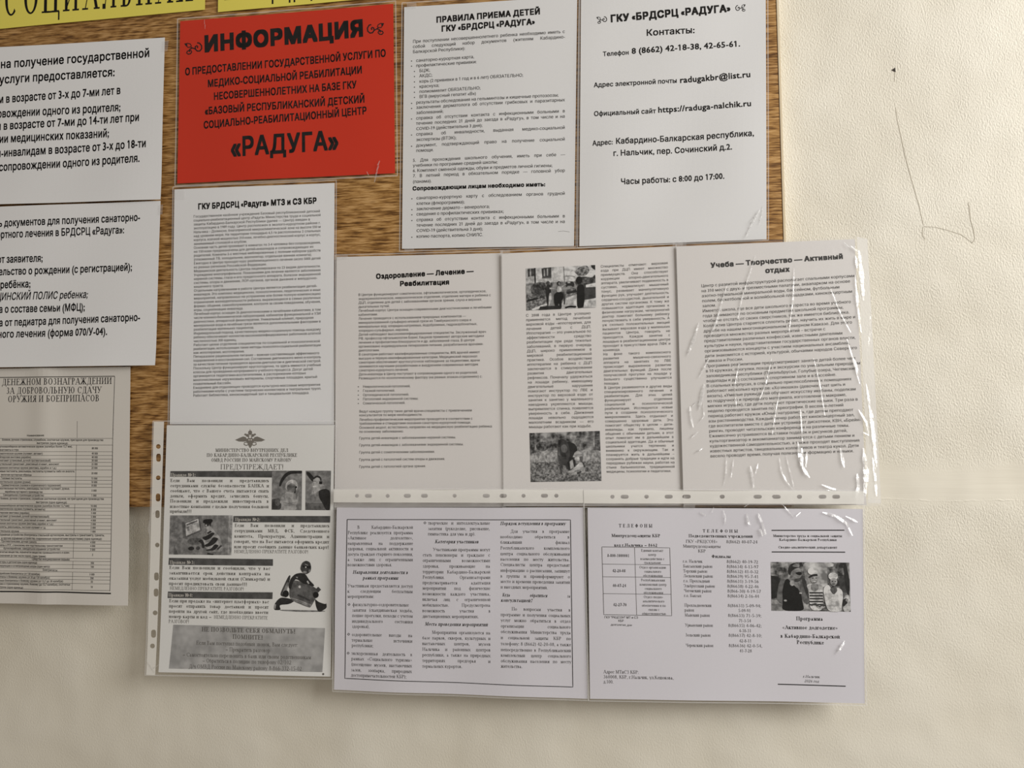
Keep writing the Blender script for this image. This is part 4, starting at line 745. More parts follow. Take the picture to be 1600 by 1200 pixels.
s10 = notice('notice_sheet', [(784.5, 396.5), (1056.5, 385), (1070.5, 790), (787, 791)], BT+.0036, 'warm', 'middle of the three upright sheets above the punched strip, with two horse photographs', seed=13, amp=.0007)
k = Ink(s10, 'body_text', M['soft'], s10.root)
k.block('''С 2008 года в Центре успешно
применяется метод лечебной
верховой езды –иппотерапия, для
лечения детей с ДЦП.
Иппотерапия — это уникальное по
эффективности средство
реабилитации при ряде тяжелых
заболеваний, в первую очередь
ДЦП, широко применяемое в
мировой реабилитационной
практике. Особое воздействие
иппотерапии на ребенка с ДЦП
заключается в стимулировании
развития двигательных
рефлексов. Поначалу удержаться
на лошади ребенку, имеющему
двигательные нарушения
помогают инструктор по ЛВЕ и
инструктор по верховой езде: от
занятия к занятию у маленького
наездника укрепляются мышцы,
выпрямляется спинка, появляется
уверенность в себе. Движения
лошади невольно ощущаются
малолетним всадником — его
мышцы работают как при ходьбе.~''', 495.3, 669, (822, 826.5), (923, 928), (-4, -1.6), 4.3, 'n', 'J')
k.block('''Специалисты отмечают: верховая
езда при ДЦП имеет множество
преимуществ. Она способствует
коррекции опорно-двигательного
аппарата, увеличивает подвижность в
суставах, нормализует мышечный
тонус, развивает манипулятивную
функцию рук, улучшает деятельность
сердечно-сосудистой, дыхательной и
других систем организма. К тому же
повышается адаптация организма к
физическим нагрузкам, четвероногий
доктор помогает больному ребенку
почувствовать в себе уверенность. А
уж сколько положительных эмоций
вызывает верховая езда у маленьких
пациентов Центра, говорить не
приходится. Каждое занятие с
лошадью в реабилитационном центре
проходит в присутствии врача ЛФК и
коневода.~
На фоне такого комплексного
развития мышечно-связочного
аппарата на занятиях по ЛВЕ
происходит выраженное развитие
двигательных функций. Даже после
получасовой прогулки на лошади у
больного существенно улучшается
походка.~
В Центре развиваются и другие виды
специализированного лечения и
реабилитации. Для этих целей
функционирует отделение
социальной и психологической
реабилитации. Исследуются новые
пути в создании психологического
микроклимата. Здесь отдыхают и
совершенно здоровые дети. Это
помогает обществу в целом – дети-
инвалиды, как правило, лишены
общения с обычными детьми, а этот
опыт помогает им в дальнейшем в
социальной адаптации. Да и обычные
школьники учатся терпению и
вниманию к окружающим. Так и
планируется жить в дальнейшем –
сохранять добрые традиции и идти на
передовых рубежах науки, работая на
стыке бальнеологии, традиционной
медицины, психологии и педагогики.~''', 418.4, 738.6, (938.5, 947.7), (1043.5, 1054.5), (-5.5, -1.2), 4.1, 'n', 'J')
k.build()
picture(s10, 'printed_photo', [(821.5, 420), (930, 414.2), (931.3, 480.3), (823, 485.7)], [('g6', rect(0, 0, .6, .45)), ('g7', rect(.55, 0, 1, .5)), ('g4', rect(0, .36, 1, 1)), ('g5', [(.04, 0), (.12, 0), (.12, .2), (.04, .2)]), ('g2', [(.03, .02), (.06, .02), (.06, .2), (.03, .2)]), ('g2', [(.08, .01), (.13, .01), (.13, .18), (.08, .19)]), ('g1', [(.12, 0), (.145, 0), (.145, .36), (.125, .36)]), ('g2', [(.23, .02), (.37, 0), (.37, .23), (.24, .25)]), ('g5', rect(.26, .04, .28, .21)), ('g5', rect(.305, .03, .325, .2)), ('g3', rect(.235, .23, .37, .26)), ('g4', rib([(.55, 0), (.56, .38)], .012)), ('g3', rib([(.57, .23), (.66, .23), (.71, .26)], .012)),
    ('leafm', [(.7, .14), (.78, .02), (.9, .0), (.92, .16), (.84, .26), (.76, .24)]), ('leafd', [(.7, .36), (.76, .27), (.86, .26), (.96, .3), (1, .2), (1, .5), (.74, .5)]), ('g1', [(.94, 0), (1, 0), (1, .12), (.95, .06)]), ('leafd', [(.08, .45), (.12, .36), (.2, .34), (.28, .36), (.3, .6), (.24, .78), (.16, .74), (.07, .58)]), ('g5', [(0, .42), (.07, .4), (.07, .58), (0, .6)]), ('leafm', [(0, .62), (.16, .66), (.17, .78), (0, .82)]), ('g1', [(.02, .74), (.16, .7), (.18, .76), (.0, .8)]), ('leafm', [(0, .8), (.3, .7), (.3, .9), (0, 1)]), ('g6', [(.56, .76), (.74, .66), (.74, 1), (.45, 1)]), ('g7', rib([(.08, .99), (.2, .93), (.3, .87)], .05)), ('leafm', [(.54, .55), (.72, .52), (.72, .64), (.58, .72)]), ('g1', [(.57, .62), (.72, .55), (.73, .62), (.6, .66)]),
    ('g1', [(.57, .4), (.6, .36), (.68, .36), (.7, .44), (.68, .5), (.66, .46), (.6, .46), (.585, .5)]), ('g5', rect(.6, .37, .64, .4)), ('g1', [(.29, .5), (.3, .42), (.34, .4), (.36, .46), (.36, .6), (.35, .8), (.32, .8), (.31, .96), (.29, .8)]), ('g2', ell(.32, .37, .024, .045, 12)), ('g5', [(.34, .48), (.44, .52), (.44, .54), (.34, .52)]), ('g6', [(.33, .62), (.36, .6), (.37, .74), (.34, .88), (.32, .92)]), ('g2', ell(.37, .42, .015, .05, 10)),
    ('g0', [(.4, .66), (.44, .6), (.5, .58), (.54, .66), (.53, .78), (.51, .8), (.51, .98), (.49, .98), (.47, .82), (.45, .98), (.42, .96), (.4, .8)]), ('g6', [(.44, .56), (.45, .46), (.5, .46), (.52, .56), (.5, .6), (.45, .6)]), ('g1', ell(.475, .39, .026, .05, 12)), ('g5', ell(.482, .405, .014, .035, 10)), ('g5', rib([(.5, .5), (.53, .46), (.58, .42)], .02)), ('g2', rib([(.53, .6), (.555, .7), (.55, .9)], .02)), ('g1', [(.2, .92), (.48, .92), (.5, 1), (.18, 1)]),
    ('g0', [(.74, .46), (.82, .44), (.84, .52), (.85, .72), (.83, .88), (.81, 1), (.73, 1), (.73, .7)]), ('g0', ell(.77, .34, .045, .09, 14)), ('g2', rect(.84, .5, 1, .8)), ('g6', [(.84, .82), (1, .78), (1, 1), (.82, 1)]), ('g0', rib([(.56, .98), (.62, .95), (.72, .97)], .04)), ('g6', [(.86, .46), (1, .42), (1, .52), (.86, .52)])], s10.root, label='black and white photograph of children on horses')
picture(s10, 'printed_photo', [(827.5, 676.7), (937.2, 673.3), (940, 751.3), (829.3, 753.2)], [('blur', rect(0, 0, 1, .5)), ('leafm', rect(0, .4, 1, .7)), ('leafl', [(0, .42), (.2, .38), (.4, .4), (.4, .6), (0, .62)]), ('leafl', [(.7, .4), (1, .38), (1, .6), (.75, .62)]), ('leafm', rect(0, .6, 1, 1)), ('leafd', [(0, 0), (.07, 0), (.07, .4), (.0, .42)]), ('leafd', [(.93, 0), (1, 0), (1, .4), (.92, .36)]), ('leafd', ell(.18, .28, .09, .1, 12)),
    ('g1', [(.44, .18), (.56, .2), (.64, .24), (.68, .34), (.66, .5), (.58, .58), (.56, .74), (.53, .78), (.5, .6)]), ('g2', [(.41, .18), (.44, .13), (.52, .16), (.56, .3), (.57, .46), (.54, .6), (.53, .72), (.51, .78), (.46, .78), (.43, .62), (.39, .48), (.4, .3)]), ('g3', [(.44, .28), (.5, .24), (.54, .32), (.52, .42), (.45, .4)]), ('g1', [(.41, .15), (.45, .16), (.44, .26), (.41, .26)]), ('g3', [(.4, .3), (.43, .3), (.43, .48), (.4, .46)]), ('g1', [(.44, .44), (.5, .42), (.52, .5), (.46, .5)]), ('g4', [(.46, .66), (.5, .68), (.52, .8), (.47, .83)]), ('g2', rib([(.43, .6), (.44, .84)], .025)), ('g1', rib([(.54, .6), (.56, .76)], .03)),
    ('g5', [(.62, .47), (.64, .41), (.68, .38), (.73, .42), (.74, .47), (.75, .51), (.6, .52)]), ('g4', rib([(.62, .47), (.74, .46)], .02)), ('g6', ell(.67, .55, .035, .05, 12)), ('g3', [(.71, .5), (.75, .5), (.74, .6), (.71, .56)]), ('g1', [(.61, .53), (.64, .58), (.64, .72), (.62, .7)]), ('g5', [(.56, .6), (.6, .56), (.62, .7), (.57, .76)]), ('g6', [(.67, .66), (.72, .61), (.76, .66), (.74, .74), (.64, .78), (.56, .84), (.53, .8), (.6, .76)]), ('g5', [(.7, .74), (.76, .68), (.78, .82), (.72, .84)]), ('g2', rib([(.75, .62), (.77, .72)], .02)), ('g2', rib([(.6, .86), (.68, .84), (.72, .8)], .03)), ('g5', [(.58, .82), (.66, .8), (.66, .86), (.56, .88)])], s10.root, label='black and white photograph of a child feeding a horse')
sleeve(s10, [(783.8, 393), (1056, 381.5), (1068.5, 792), (786.5, 793)], 'film'); tape(s10, [(1050, 377), (1066, 376), (1067, 386), (1051, 387)]); tape(s10, [(781, 391), (797, 390.4), (797, 397), (782, 397.6)])

s11 = notice('notice_sheet', [(1056.5, 385.5), (1335, 374), (1353, 789), (1068, 789)], BT+.0058, 'warm', 'right of the three upright sheets above the punched strip, in a crinkled sleeve', seed=14, amp=.0008)
k = Ink(s11, 'heading', M['ink'], s11.root); k.line('Учеба — Творчество — Активный', 1110.5, 418.6, 1317.5, 404.5, 7.8, 'h'); k.line('отдых', 1195.5, 426.8, 1234, 424.6, 7.8, 'h'); k.build()
k = Ink(s11, 'body_text', M['soft'], s11.root)
k.block('''Центр с развитой инфраструктурой располагает спальными корпусами
на 310 мест с двух- и трехместными палатами, аквапарком на основе
азотно-термальной минеральной воды, бассейном, футбольным
полем, баскетбольной и волейбольной площадками, киноконцертным
залом.
Имеется школа, где все дети школьного возраста во время учебного
года занимаются по основным предметам школьной программы,
чтобы не отстать от своих сверстников, так же имеется библиотека.
Коллектив Центра старается сплотить ребят, научить их жить в мире и
дружбе на нашем многонациональном Северном Кавказе. Для этого
проводится множество разных мероприятий – встречи с
представителями различных конфессий, известными деятелями
культуры и науки, представителями государственных органов власти,
организовываются концерты с участием национальных ансамблей,
дети знакомятся с историей, культурой, обычаями народов Северного
Кавказа и России.
Программа реабилитации предусматривает занятие детей более чем
в 10 кружках, прогулки, походы и экскурсии по уникальным природным
заповедникам республики (Приэльбрусье, Голубые озера, Чегемские
водопады и др.) состязания в спортивном зале и в бассейне.
В спальных корпусах, в специально приспособленных помещениях
работают несколько кружков: «Хозяюшка» (девочек учат шить и
вязать), «Умелые руки»(детей обучают искусству икебаны, поделкам
из подручного и природного материала, изготовлению макраме,
мягких игрушек), где дети получают практические навыки. Три раза в
неделю проводятся занятия по хореографии. В весенне-летний
период работает кружок «Юный натуралист», где детям преподают
азы растениеводства. Каждый вечер работает киноконцертный зал,
где воспитатели вместе с детьми устраивают дискотеки, КВН, «Брейн-
ринги», проводят читательские конференции на различные темы.
Ежемесячно устраиваются выставки поделок и рисунков детей,
культорганизатор и аккомпаниатор занимаются с детьми пением и
художественной самодеятельностью, а также проходят выступления
известных артистов, танцевальных коллективов и театра кукол. Дети
весело проводят время, получая полезную информацию и навыки.''', 449.3, 714.8, (1095.5, 1109.7), (1338, 1350), (-16.2, -9), 4.9, 'e')
k.build()
def rounded(U, W):   # the sleeve's top right corner is cut round
    d = np.maximum(0, U-.93)/.07; return U, W+(1-W)*np.where(d > 0, .07*(1-np.sqrt(np.clip(1-d**2, 0, 1)))*1.0, 0)
s11.grid('plastic_sleeve', M['crinkle'], s11.root, .0007, .006, [(1054.5, 382), (1338, 370), (1356, 792), (1066.5, 792)])
s11.grid('sleeve_margin', M['cloudy'], s11.root, .0007, .006, [(1338, 370.5), (1354.5, 374), (1375.5, 786), (1355.5, 786)], round_corner=None)
folds(s11, [([(1136, 445), (1128, 470), (1120, 500), (1108, 530)], 2.6), ([(1180, 400), (1170, 430), (1158, 470), (1152, 500)], 1.8), ([(1092, 505), (1084, 530), (1074, 556)], 4.0), ([(1240, 420), (1238, 470), (1232, 520)], 2.0), ([(1296, 450), (1312, 490), (1328, 520)], 1.8), ([(1322, 530), (1334, 570), (1342, 600)], 2.2), ([(1335, 430), (1339, 480), (1344, 520)], 3.5),
    ([(1092, 590), (1100, 575), (1108, 560)], 2.5), ([(1078, 640), (1086, 630), (1098, 625), (1100, 650), (1092, 660)], 2.2), ([(1078, 635), (1079, 650), (1083, 668)], 3.2), ([(1080, 684), (1090, 675)], 2.5), ([(1086, 708), (1098, 700)], 2.5), ([(1217, 715), (1220, 735), (1228, 752), (1238, 764)], 2.2), ([(1228, 712), (1234, 738), (1240, 762)], 2.2), ([(1252, 700), (1252, 728), (1264, 746)], 4.5), ([(1260, 706), (1258, 730)], 3), ([(1250, 640), (1253, 690)], 2.2), ([(1172, 728), (1175, 745), (1177, 762)], 3.8), ([(1184, 724), (1180, 740)], 2), ([(1135, 712), (1134, 740), (1130, 760)], 2), ([(1146, 718), (1142, 746)], 1.6),
    ([(1341, 392), (1345, 430), (1348, 470)], 6), ([(1336, 400), (1338, 420)], 4), ([(1348, 700), (1352, 740), (1350, 776)], 7), ([(1360, 640), (1364, 690), (1368, 730)], 5), ([(1100, 600), (1092, 640)], 5), ([(1246, 690), (1250, 720), (1258, 742)], 5),
    ([(1283, 757), (1298, 763), (1312, 766)], 3), ([(1290, 765), (1310, 770)], 2), ([(1312, 700), (1316, 722), (1318, 730)], 4), ([(1340, 640), (1352, 660), (1356, 680), (1348, 676)], 3), ([(1344, 645), (1356, 668)], 2.2), ([(1352, 600), (1358, 640), (1362, 690)], 3.2), ([(1338, 740), (1340, 760), (1336, 778)], 5), ([(1362, 715), (1366, 745), (1368, 775)], 4), ([(1205, 560), (1196, 600), (1180, 640)], 1.4), ([(1270, 560), (1280, 600), (1288, 650)], 1.4), ([(1156, 560), (1148, 600), (1150, 640)], 1.4), ([(1220, 600), (1212, 640), (1206, 680)], 1.3), ([(1328, 385), (1340, 395), (1344, 410)], 2.4), ([(1318, 380), (1326, 388)], 1.6), ([(1333, 560), (1340, 585)], 2.6)])

# ------------------------------------------------------------------ two landscape leaflets in punched sleeves, lapping over the upright sheets
def slots(xs, y): return [(x, y, rx, 3.1) for x, rx in xs]
s12 = notice('leaflet', [(526.5, 793), (911, 793), (918, 1091), (522.5, 1077)], BT+.0088, 'cool', 'landscape leaflet with three framed text columns, below the left upright sheet', 'leaflet', seed=15, amp=.0009, curl={'b': .001}, group='landscape leaflets under the punched strip')
sleeve(s12, [(522.5, 764), (911.5, 764), (919.5, 1093), (521, 1079)], 'film', lift=.0010)
punched_rim(s12, 'punched_margin', [(522.5, 764.5), (911.3, 764.5), (911.8, 785.5), (522.3, 784.5)], slots([(559, 3.1), (577, 5.4), (607, 3.1), (637.5, 5.4), (664, 5.2), (711, 3.1), (760.5, 5.4), (787, 5.6), (818.5, 3.1), (851, 5.4), (869.5, 3.3)], 774.3), .0014)
k = Ink(s12, 'frame_line', M['ink'], s12.root); k.strip([(543, 811.5), (891.5, 812), (895.2, 1072.8), (539.4, 1059.4), (543, 811.5)], 1.1); k.build()
k = Ink(s12, 'body_text', M['soft'], s12.root)
def at(c): return c
C1 = [(826, 'В Кабардино-Балкарской', 'J', 15), (834.4, 'Республике реализуется программа'), (842.6, '«Активное долголетие»,'), (851, 'направленная на поддержание'), (859.3, 'здоровья, социальной активности и'), (867.8, 'досуга граждан старшего поколения,'), (876.2, 'а также лиц с ограниченными'), (884.3, 'возможностями здоровья.', 'L'), (917.2, 'Участникам предоставляется доступ'), (925.6, 'к следующим бесплатным'), (933.7, 'мероприятиям:', 'L')]
C1b = [(946.6, 'физкультурно-оздоровительные', 'L'), (955.2, 'занятия (скандинавская ходьба,'), (963.6, 'пешие прогулки, походы с учетом'), (972.4, 'индивидуального состояния'), (980.6, 'здоровья),', 'L'), (993.4, 'оздоровительные выезды на'), (1002, 'термальные источники'), (1010.3, 'республики;', 'L'), (1022.6, 'экскурсионная деятельность в'), (1031, 'рамках «Социального туризма»'), (1039.8, '(посещение музеев, выставочных'), (1048.4, 'залов, зоопарка, природных'), (1056.6, 'достопримечательностей КБР);', 'L')]
C2 = [(819.4, 'творческие и интеллектуальные', 'J', 8), (828, 'занятия (рукоделие, рисование,', 'J', 8), (836.3, 'гимнастика для ума и др).', 'L', 8), (860.6, 'Участниками программы могут', 'J', 16), (869, 'стать пенсионеры и граждане с'), (877.5, 'ограниченными возможностями'), (886.3, 'здоровья, проживающие на'), (895.2, 'территории Кабардино-Балкарской'), (903.6, 'Республики. Организаторами'), (912.1, 'предусматривается адаптация'), (920.6, 'мероприятий под физические'), (929.4, 'возможности каждого участника,'), (938, 'включая лиц с ограниченной'), (946.8, 'мобильностью. Предусмотрена'), (955.7, 'возможность участия в'), (964.4, 'дистанционных мероприятиях.', 'L'),
    (989.6, 'Мероприятия организуются на', 'J', 15), (998.2, 'базе парков, скверов, культурных и'), (1007, 'выставочных центров, музеев'), (1015.9, 'Нальчика и районных центров'), (1024.7, 'республики, а также на природных'), (1033.5, 'территориях предгорья и'), (1042.4, 'термальных курортов.', 'L')]
C3 = [(832.3, 'Для участия в программе', 'J', 16), (840.8, 'необходимо обратиться в'), (849.3, 'ближайший филиал'), (858.3, 'Республиканского комплексного'), (867.2, 'центра социального обслуживания'), (875.8, 'населения по месту жительства.'), (884.3, 'Специалисты центра предоставят'), (893.3, 'информацию о расписании, запишут'), (902.2, 'в группы и проинформируют о'), (910.6, 'месте и времени проведения занятий'), (919.3, 'и выездных мероприятий.', 'L'),
    (953.5, 'По вопросам участия в', 'J', 17), (962.3, 'программе и получения социальных'), (971, 'услуг можно обратиться в отдел'), (980, 'организации социального'), (988.8, 'обслуживания Министерства труда'), (998, 'и социальной защиты КБР по'), (1007.4, 'телефону: 8 (8662) 42-20-08, а также'), (1016.6, 'непосредственно в Республиканский'), (1025.2, 'комплексный центр социального'), (1034, 'обслуживания населения по месту'), (1042.2, 'жительства.', 'L')]
k.rows(C1, (826, 1058), (544, 544), (646, 645), (0, 2), 5.0, 'r'); k.rows(C1b, (947, 1057), (551.3, 549), (646, 644.5), (.8, 2.2), 5.0, 'r')
k.rows(C2, (819, 1043), (661.3, 660.5), (766, 767), (0, 1.8), 5.0, 'r'); k.rows(C3, (832, 1043), (782, 783), (890, 893), (.2, 2), 5.0, 'r')
for x, y in ((546.6, 946.4), (545.8, 993), (545, 1022.6), (664.8, 819.2)): k.line('❖', x-2.6, y, x+2.6, y, 6, 'r')
k.build()
for t, xa, ya, xb, yb in (('Направления деятельности в', 552, 896, 638, 896.8), ('рамках программы', 567.5, 905, 622.5, 905.5), ('Категория участников', 680, 848.3, 748.5, 848.6), ('Места проведения мероприятий', 664.5, 976.6, 762.5, 978.2), ('Порядок вступления в программу', 782, 820, 884, 820.3), ('Куда обратиться за', 785, 931.8, 891.5, 933), ('консультацией?', 782.8, 940, 832.5, 940.6)):
    k = Ink(s12, 'subheading', M['ink'], s12.root); k.line(t, xa, ya, xb, yb, 5.2, 'I', 'J' if t[:4] == 'Куда' else 'F', .8 if t[:4] == 'Куда' else None)
    k.build()

s13 = notice('leaflet', [(918.2, 793.2), (1347, 795), (1349.4, 1097), (922, 1090.5)], BT+.0088, 'cool', 'landscape leaflet with phone lists, a table and a photograph, lower right', 'leaflet', seed=16, amp=.0009, curl={'b': .001, 'r': .0008}, group='landscape leaflets under the punched strip')
sleeve(s13, [(912.3, 765), (1348, 766), (1351.5, 1099.5), (919.8, 1093)], 'film', lift=.0010)
punched_rim(s13, 'punched_margin', [(912.2, 765), (1347.5, 767), (1347.8, 787), (912.5, 786)], slots([(957, 3.3), (976, 6.2), (1010, 3.5), (1044.5, 6.2), (1072.5, 6.4), (1128, 3.8), (1183, 6.4), (1212, 6.8), (1248, 3.8), (1284, 6), (1305, 6)], 775.7), .0014)
k = Ink(s13, 'heading', M['ink'], s13.root)
for t, xa, ya, xb, yb, c, f in (('Т Е Л Е Ф О Н Ы', 967, 823.6, 1019.5, 824, 5.4, 'R'), ('Минтрудсоцзащиты КБР', 955.5, 838.6, 1032, 839.2, 4.8, 'R'), ('код г.Нальчика – 8662', 960, 853.4, 1027.5, 854, 4.8, 'R'), ('Т Е Л Е Ф О Н Ы', 1098, 831.6, 1153, 832, 4.8, 'R'), ('Подведомственных учреждений', 1076, 839.3, 1176, 839.8, 4.8, 'R'), ('Филиалы', 1111.5, 871.3, 1142, 871.5, 4.8, 'R'),
    ('Министерство труда и социальной защиты', 1207.5, 838.6, 1315, 838.8, 3.9, 'R'), ('Кабардино-Балкарской Республики', 1217, 844.6, 1306.5, 844.8, 3.9, 'R'), ('Сводно-аналитический департамент', 1215.7, 856.4, 1307.5, 856.6, 3.9, 'R'), ('Программа', 1243.5, 968.6, 1285.5, 969, 6, 'R'), ('«Активное долголетие»', 1222, 982.4, 1308.5, 983, 6, 'R'), ('в Кабардино-Балкарской', 1219.5, 995.8, 1311.5, 996.6, 6, 'R'), ('Республике', 1244.5, 1005.5, 1287, 1006, 6, 'R'),
    ('8-800-1000001', 949, 869.6, 983.5, 870, 4.6, 'R'), ('42-20-08', 957, 893.3, 977.7, 893.6, 4.6, 'R'), ('40-07-24', 957.3, 916.4, 978.5, 916.7, 4.6, 'R'), ('42-27-70', 958.3, 946.3, 979.3, 946.6, 4.6, 'R')): k.line(t, xa, ya, xb, yb, c, f)
k.build()
k = Ink(s13, 'table_rules', M['rule'], s13.root)
k.strip([(940.5, 854), (1046.5, 855.8), (1049.5, 961.6), (943.5, 959.6), (940.5, 854)], .7); k.strip([(991.5, 855), (994.8, 960.6)], .6)
for y in (880.8, 900.5, 926.8): k.strip([(940.5+3*(y-854)/106, y), (1046.5+3*(y-855)/106, y+1.5)], .6)
k.build()
for a in ([(1205, 828.3), (1318.5, 828)], [(1205.3, 861.9), (1319.5, 862.2)], [(1215, 1068.4), (1320, 1070.6)]): k = Ink(s13, 'thick_rule', M['ink'], s13.root); k.strip(a, 1.5); k.build()
k = Ink(s13, 'body_text', M['soft'], s13.root)
for t, y in (('Единый контакт', 861.6), ('центр', 868), ('взаимодействия с', 874.6), ('гражданами', 880.6), ('Отдел организации', 887.9), ('социального', 894.3), ('обслуживания', 900.8), ('Республиканский', 907.8), ('комплексный центр', 914.6), ('социального', 921), ('обслуживания', 927.3), ('Отдел сводно-', 934), ('аналитического', 940.6), ('обеспечения и по', 947.4), ('связям с', 953.7), ('общественностью', 960)):
    x = 1019+3*(y-860)/106; k.line(t, x-26, y-.2, x+26, y+.5, 4.0, 'r', 'C', .98)
k.line('ГКУ "РКЦСОН" МТ и СЗ', 944.5, 965.3, 997, 966, 3.6, 'e'); k.line('КБР', 966, 970.8, 974.7, 971, 3.4, 'e'); k.line('долголетие_дни', 954.5, 976.6, 987.5, 977.6, 3.2, 'n')
for t, xa, ya, xb, yb in (('Адрес МТиСЗ КБР:', 943, 1051, 998.3, 1052), ('360008, КБР, г.Нальчик, ул.Кешокова,', 943, 1058.8, 1052.7, 1060.6), ('д.100.', 943, 1066.4, 958.7, 1066.8)): k.line(t, xa, ya, xb, yb, 5.2, 'r')
for t, xa, ya, xb, yb in (('ГКУ «РКЦСОН»', 1071.5, 848, 1121, 848.3), ('8(8662) 40-07-24', 1134.5, 848.4, 1183.3, 848.8), ('Минтрудсоцзащиты', 1067, 855.4, 1126, 856), ('КБР', 1090.5, 863, 1102.7, 863.2)): k.line(t, xa, ya, xb, yb, 4.9, 'r')
for y, a, b in ((878.8, 'г.о. Нальчик', '8(8662) 40-19-72'), (886.5, 'Баксанский район', '8(86634) 4-13-97'), (894.2, 'Терский район', '8(86632) 41-0-32'), (901.8, 'Лескенский район', '8(86639) 95-7-41'), (909.4, 'г.о. Прохладный', '8(86631) 3-19-56'), (917.2, 'Эльбрусский район', '8(86638) 4-22-46'), (924.8, 'Чегемский район', '8(866-30) 4-19-57'), (932.4, 'г.о. Баксан', '8(86634) 2-16-44'), (947.4, 'Прохладненский', '8(86631) 5-09-94;'), (955, 'район', '~5-09-91'),
    (962.8, 'Майский район', '8(86633) 71-5-39;'), (970.8, '', '~71-3-54'), (978.4, 'Урванский район', '8(86635) 4-06-42;'), (986.4, '', '~4-38-31'), (993.8, 'Зольский район', '8(86637) 42-8-10;'), (1002.2, '', '~42-8-11'), (1009.8, 'Черекский район', '8(86636) 42-0-54,'), (1017.8, '', '~41-7-28')):
    q = (y-879)/139
    if a: k.line(a, 1067+4.5*q, y, 1130+4.5*q, y+.8, 4.9, 'r', 'L', .93)
    if b[0] == '~': k.line(b[1:], 1135+4*q, y+.6, 1187+4*q, y+1.2, 4.9, 'r', 'C', .93)
    else: k.line(b, 1135+3.4*q, y+.5, 1184.5+3.6*q+(3 if b[-1] in ';,' or '-30' in b else 0), y+1.2, 4.9, 'r')
k.build()
k = Ink(s13, 'imprint', M['soft'], s13.root); k.line('г.Нальчик', 1254, 1058, 1280, 1058.5, 4.2, 'q'); k.line('2026 год', 1256, 1065, 1278.7, 1065.5, 4.2, 'q'); k.build()
st = [('g%d' % (6 if i % 2 == 0 else 1), [(.485+.005*i*0, .58+i*.03), (.655, .575+i*.03), (.66, .605+i*.03), (.49, .61+i*.03)]) for i in range(10)]
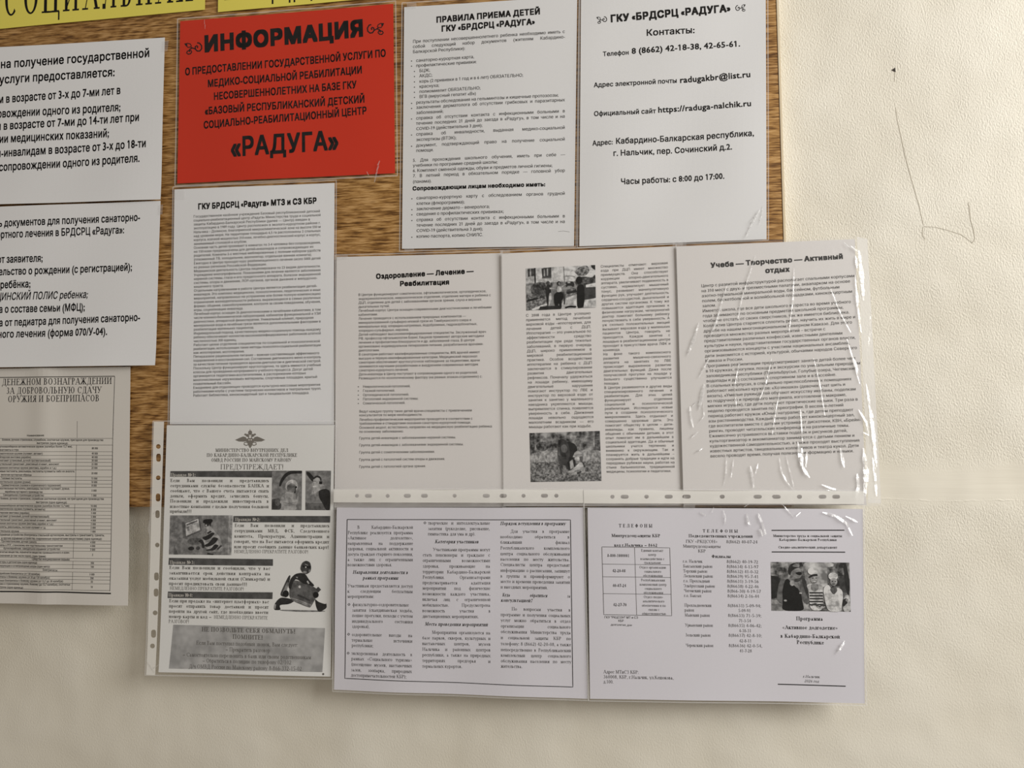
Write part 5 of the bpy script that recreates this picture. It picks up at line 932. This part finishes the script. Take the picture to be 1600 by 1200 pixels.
picture(s13, 'printed_photo', [(1203.5, 877.5), (1326, 878.5), (1328, 955), (1205, 953.6)], [('blur', rect(0, 0, 1, 1)), ('blurl', [(.4, 0), (.6, 0), (.82, 0), (.76, .2), (.72, .5), (.6, .5), (.45, .4)]), ('blur', [(.72, .1), (.9, .05), (.9, .5), (.72, .45)]), ('g1', [(.0, .28), (.1, .3), (.12, .72), (0, .76)]), ('g2', [(.86, .3), (.94, .28), (.96, .62), (.88, .6)]), ('g1', [(.92, 0), (.96, 0), (1, .4), (.98, .74), (.94, .5)]), ('g5', rect(0, .78, .14, .86)), ('g4', rect(0, .86, .14, 1)), ('g6', [(.92, .68), (.98, .64), (1, .8), (1, 1), (.9, 1)]),
    ('g3', [(.1, .44), (.13, .36), (.19, .34), (.2, .5), (.15, .62), (.14, .78), (.2, .82), (.2, .87), (.12, .86), (.07, .78), (.08, .6)]), ('g3', [(.37, .56), (.36, .4), (.4, .26), (.44, .4), (.46, .58), (.49, .76), (.46, .88), (.4, .8)]), ('g2', [(.38, .3), (.42, .26), (.48, .56), (.48, .8), (.43, .6)]),
    ('g4', [(.24, .34), (.26, .2), (.3, .12), (.36, .1), (.39, .18), (.39, .3), (.35, .36), (.38, .42), (.36, .54), (.28, .54), (.24, .46)]), ('g0', [(.18, .36), (.23, .34), (.24, .48), (.29, .53), (.34, .52), (.38, .66), (.4, .82), (.42, 1), (.13, 1), (.15, .8), (.14, .6)]), ('g1', [(.22, .14), (.26, .03), (.34, .01), (.38, .06), (.38, .1), (.3, .14), (.26, .2), (.25, .28), (.23, .24)]), ('g4', [(.27, .08), (.32, .02), (.37, .04), (.37, .1), (.31, .1)]), ('g0', [(.31, .215), (.35, .2), (.395, .2), (.395, .26), (.36, .27), (.33, .25)]), ('g2', [(.3, .34), (.36, .33), (.39, .3), (.385, .37), (.34, .41), (.3, .4)]), ('g5', ell(.27, .43, .03, .06, 12)), ('g3', ell(.265, .3, .014, .03, 8)), ('g5', ell(.18, .79, .02, .02, 10)), ('g6', rib([(.36, .63), (.39, .635)], .02)),
    ('g6', [(.45, .47), (.5, .44), (.6, .44), (.66, .48), (.66, .58), (.66, .98), (.49, .98), (.48, .6)])]+st+[('g4', [(.51, .44), (.6, .44), (.61, .54), (.56, .6), (.51, .56)]), ('g7', ell(.54, .18, .07, .08, 16)), ('g5', ell(.55, .33, .05, .1, 18)), ('g1', [(.48, .3), (.52, .25), (.59, .23), (.6, .28), (.53, .29), (.49, .33)]), ('g3', ell(.555, .41, .025, .018, 10)), ('g7', ell(.555, .395, .02, .008, 8)), ('g1', ell(.535, .32, .01, .01, 6)), ('g1', ell(.575, .32, .01, .01, 6)), ('g2', rib([(.5, .88), (.56, .84), (.6, .92), (.66, .86), (.7, .94)], .04)), ('g5', rib([(.58, .9), (.62, .94), (.68, .9)], .025)),
    ('g7', [(.66, .54), (.7, .46), (.74, .46), (.78, .62), (.84, .5), (.9, .56), (.91, .7), (.89, .86), (.88, 1), (.72, 1), (.68, .8)]), ('g6', [(.72, .66), (.78, .68), (.86, .64), (.85, 1), (.74, 1)]), ('g3', [(.75, .52), (.83, .5), (.84, .58), (.79, .66), (.75, .58)]), ('g7', ell(.79, .28, .06, .08, 16)), ('g5', ell(.795, .39, .045, .08, 16)), ('g2', ell(.78, .385, .012, .014, 6)), ('g2', ell(.815, .385, .012, .014, 6)), ('g3', ell(.795, .44, .022, .014, 8)), ('g1', [(.9, .76), (.95, .72), (.96, .82), (.91, .9)]), ('g4', ell(.955, .76, .02, .03, 8))], s13.root, label='black and white photograph of three runners')
folds(s13, [([(1094, 800), (1102, 805)], 3), ([(1130, 797), (1133, 808), (1132, 820)], 2), ([(1166, 802), (1168, 815), (1172, 820)], 4), ([(1184, 802), (1189, 815), (1193, 824)], 5), ([(1186, 826), (1192, 836)], 6), ([(1190, 820), (1196, 834)], 4), ([(1220, 786), (1230, 797), (1240, 808)], 1.6), ([(1242, 806), (1250, 800)], 1.6), ([(1162, 792), (1172, 785)], 1.6), ([(1284, 800), (1305, 806), (1322, 818), (1330, 836)], 4), ([(1320, 806), (1338, 815)], 2.6), ([(1318, 1000), (1306, 1020)], 3), ([(1115, 792), (1112, 800)], 1.5)])
tape(s13, [(1348, 779), (1374, 779), (1374, 790), (1348, 790)]); tape(s13, [(1068, 788), (1086, 788), (1086, 795), (1068, 795)])
for f in FONT.values():
    if isinstance(f, Sans): f.done()
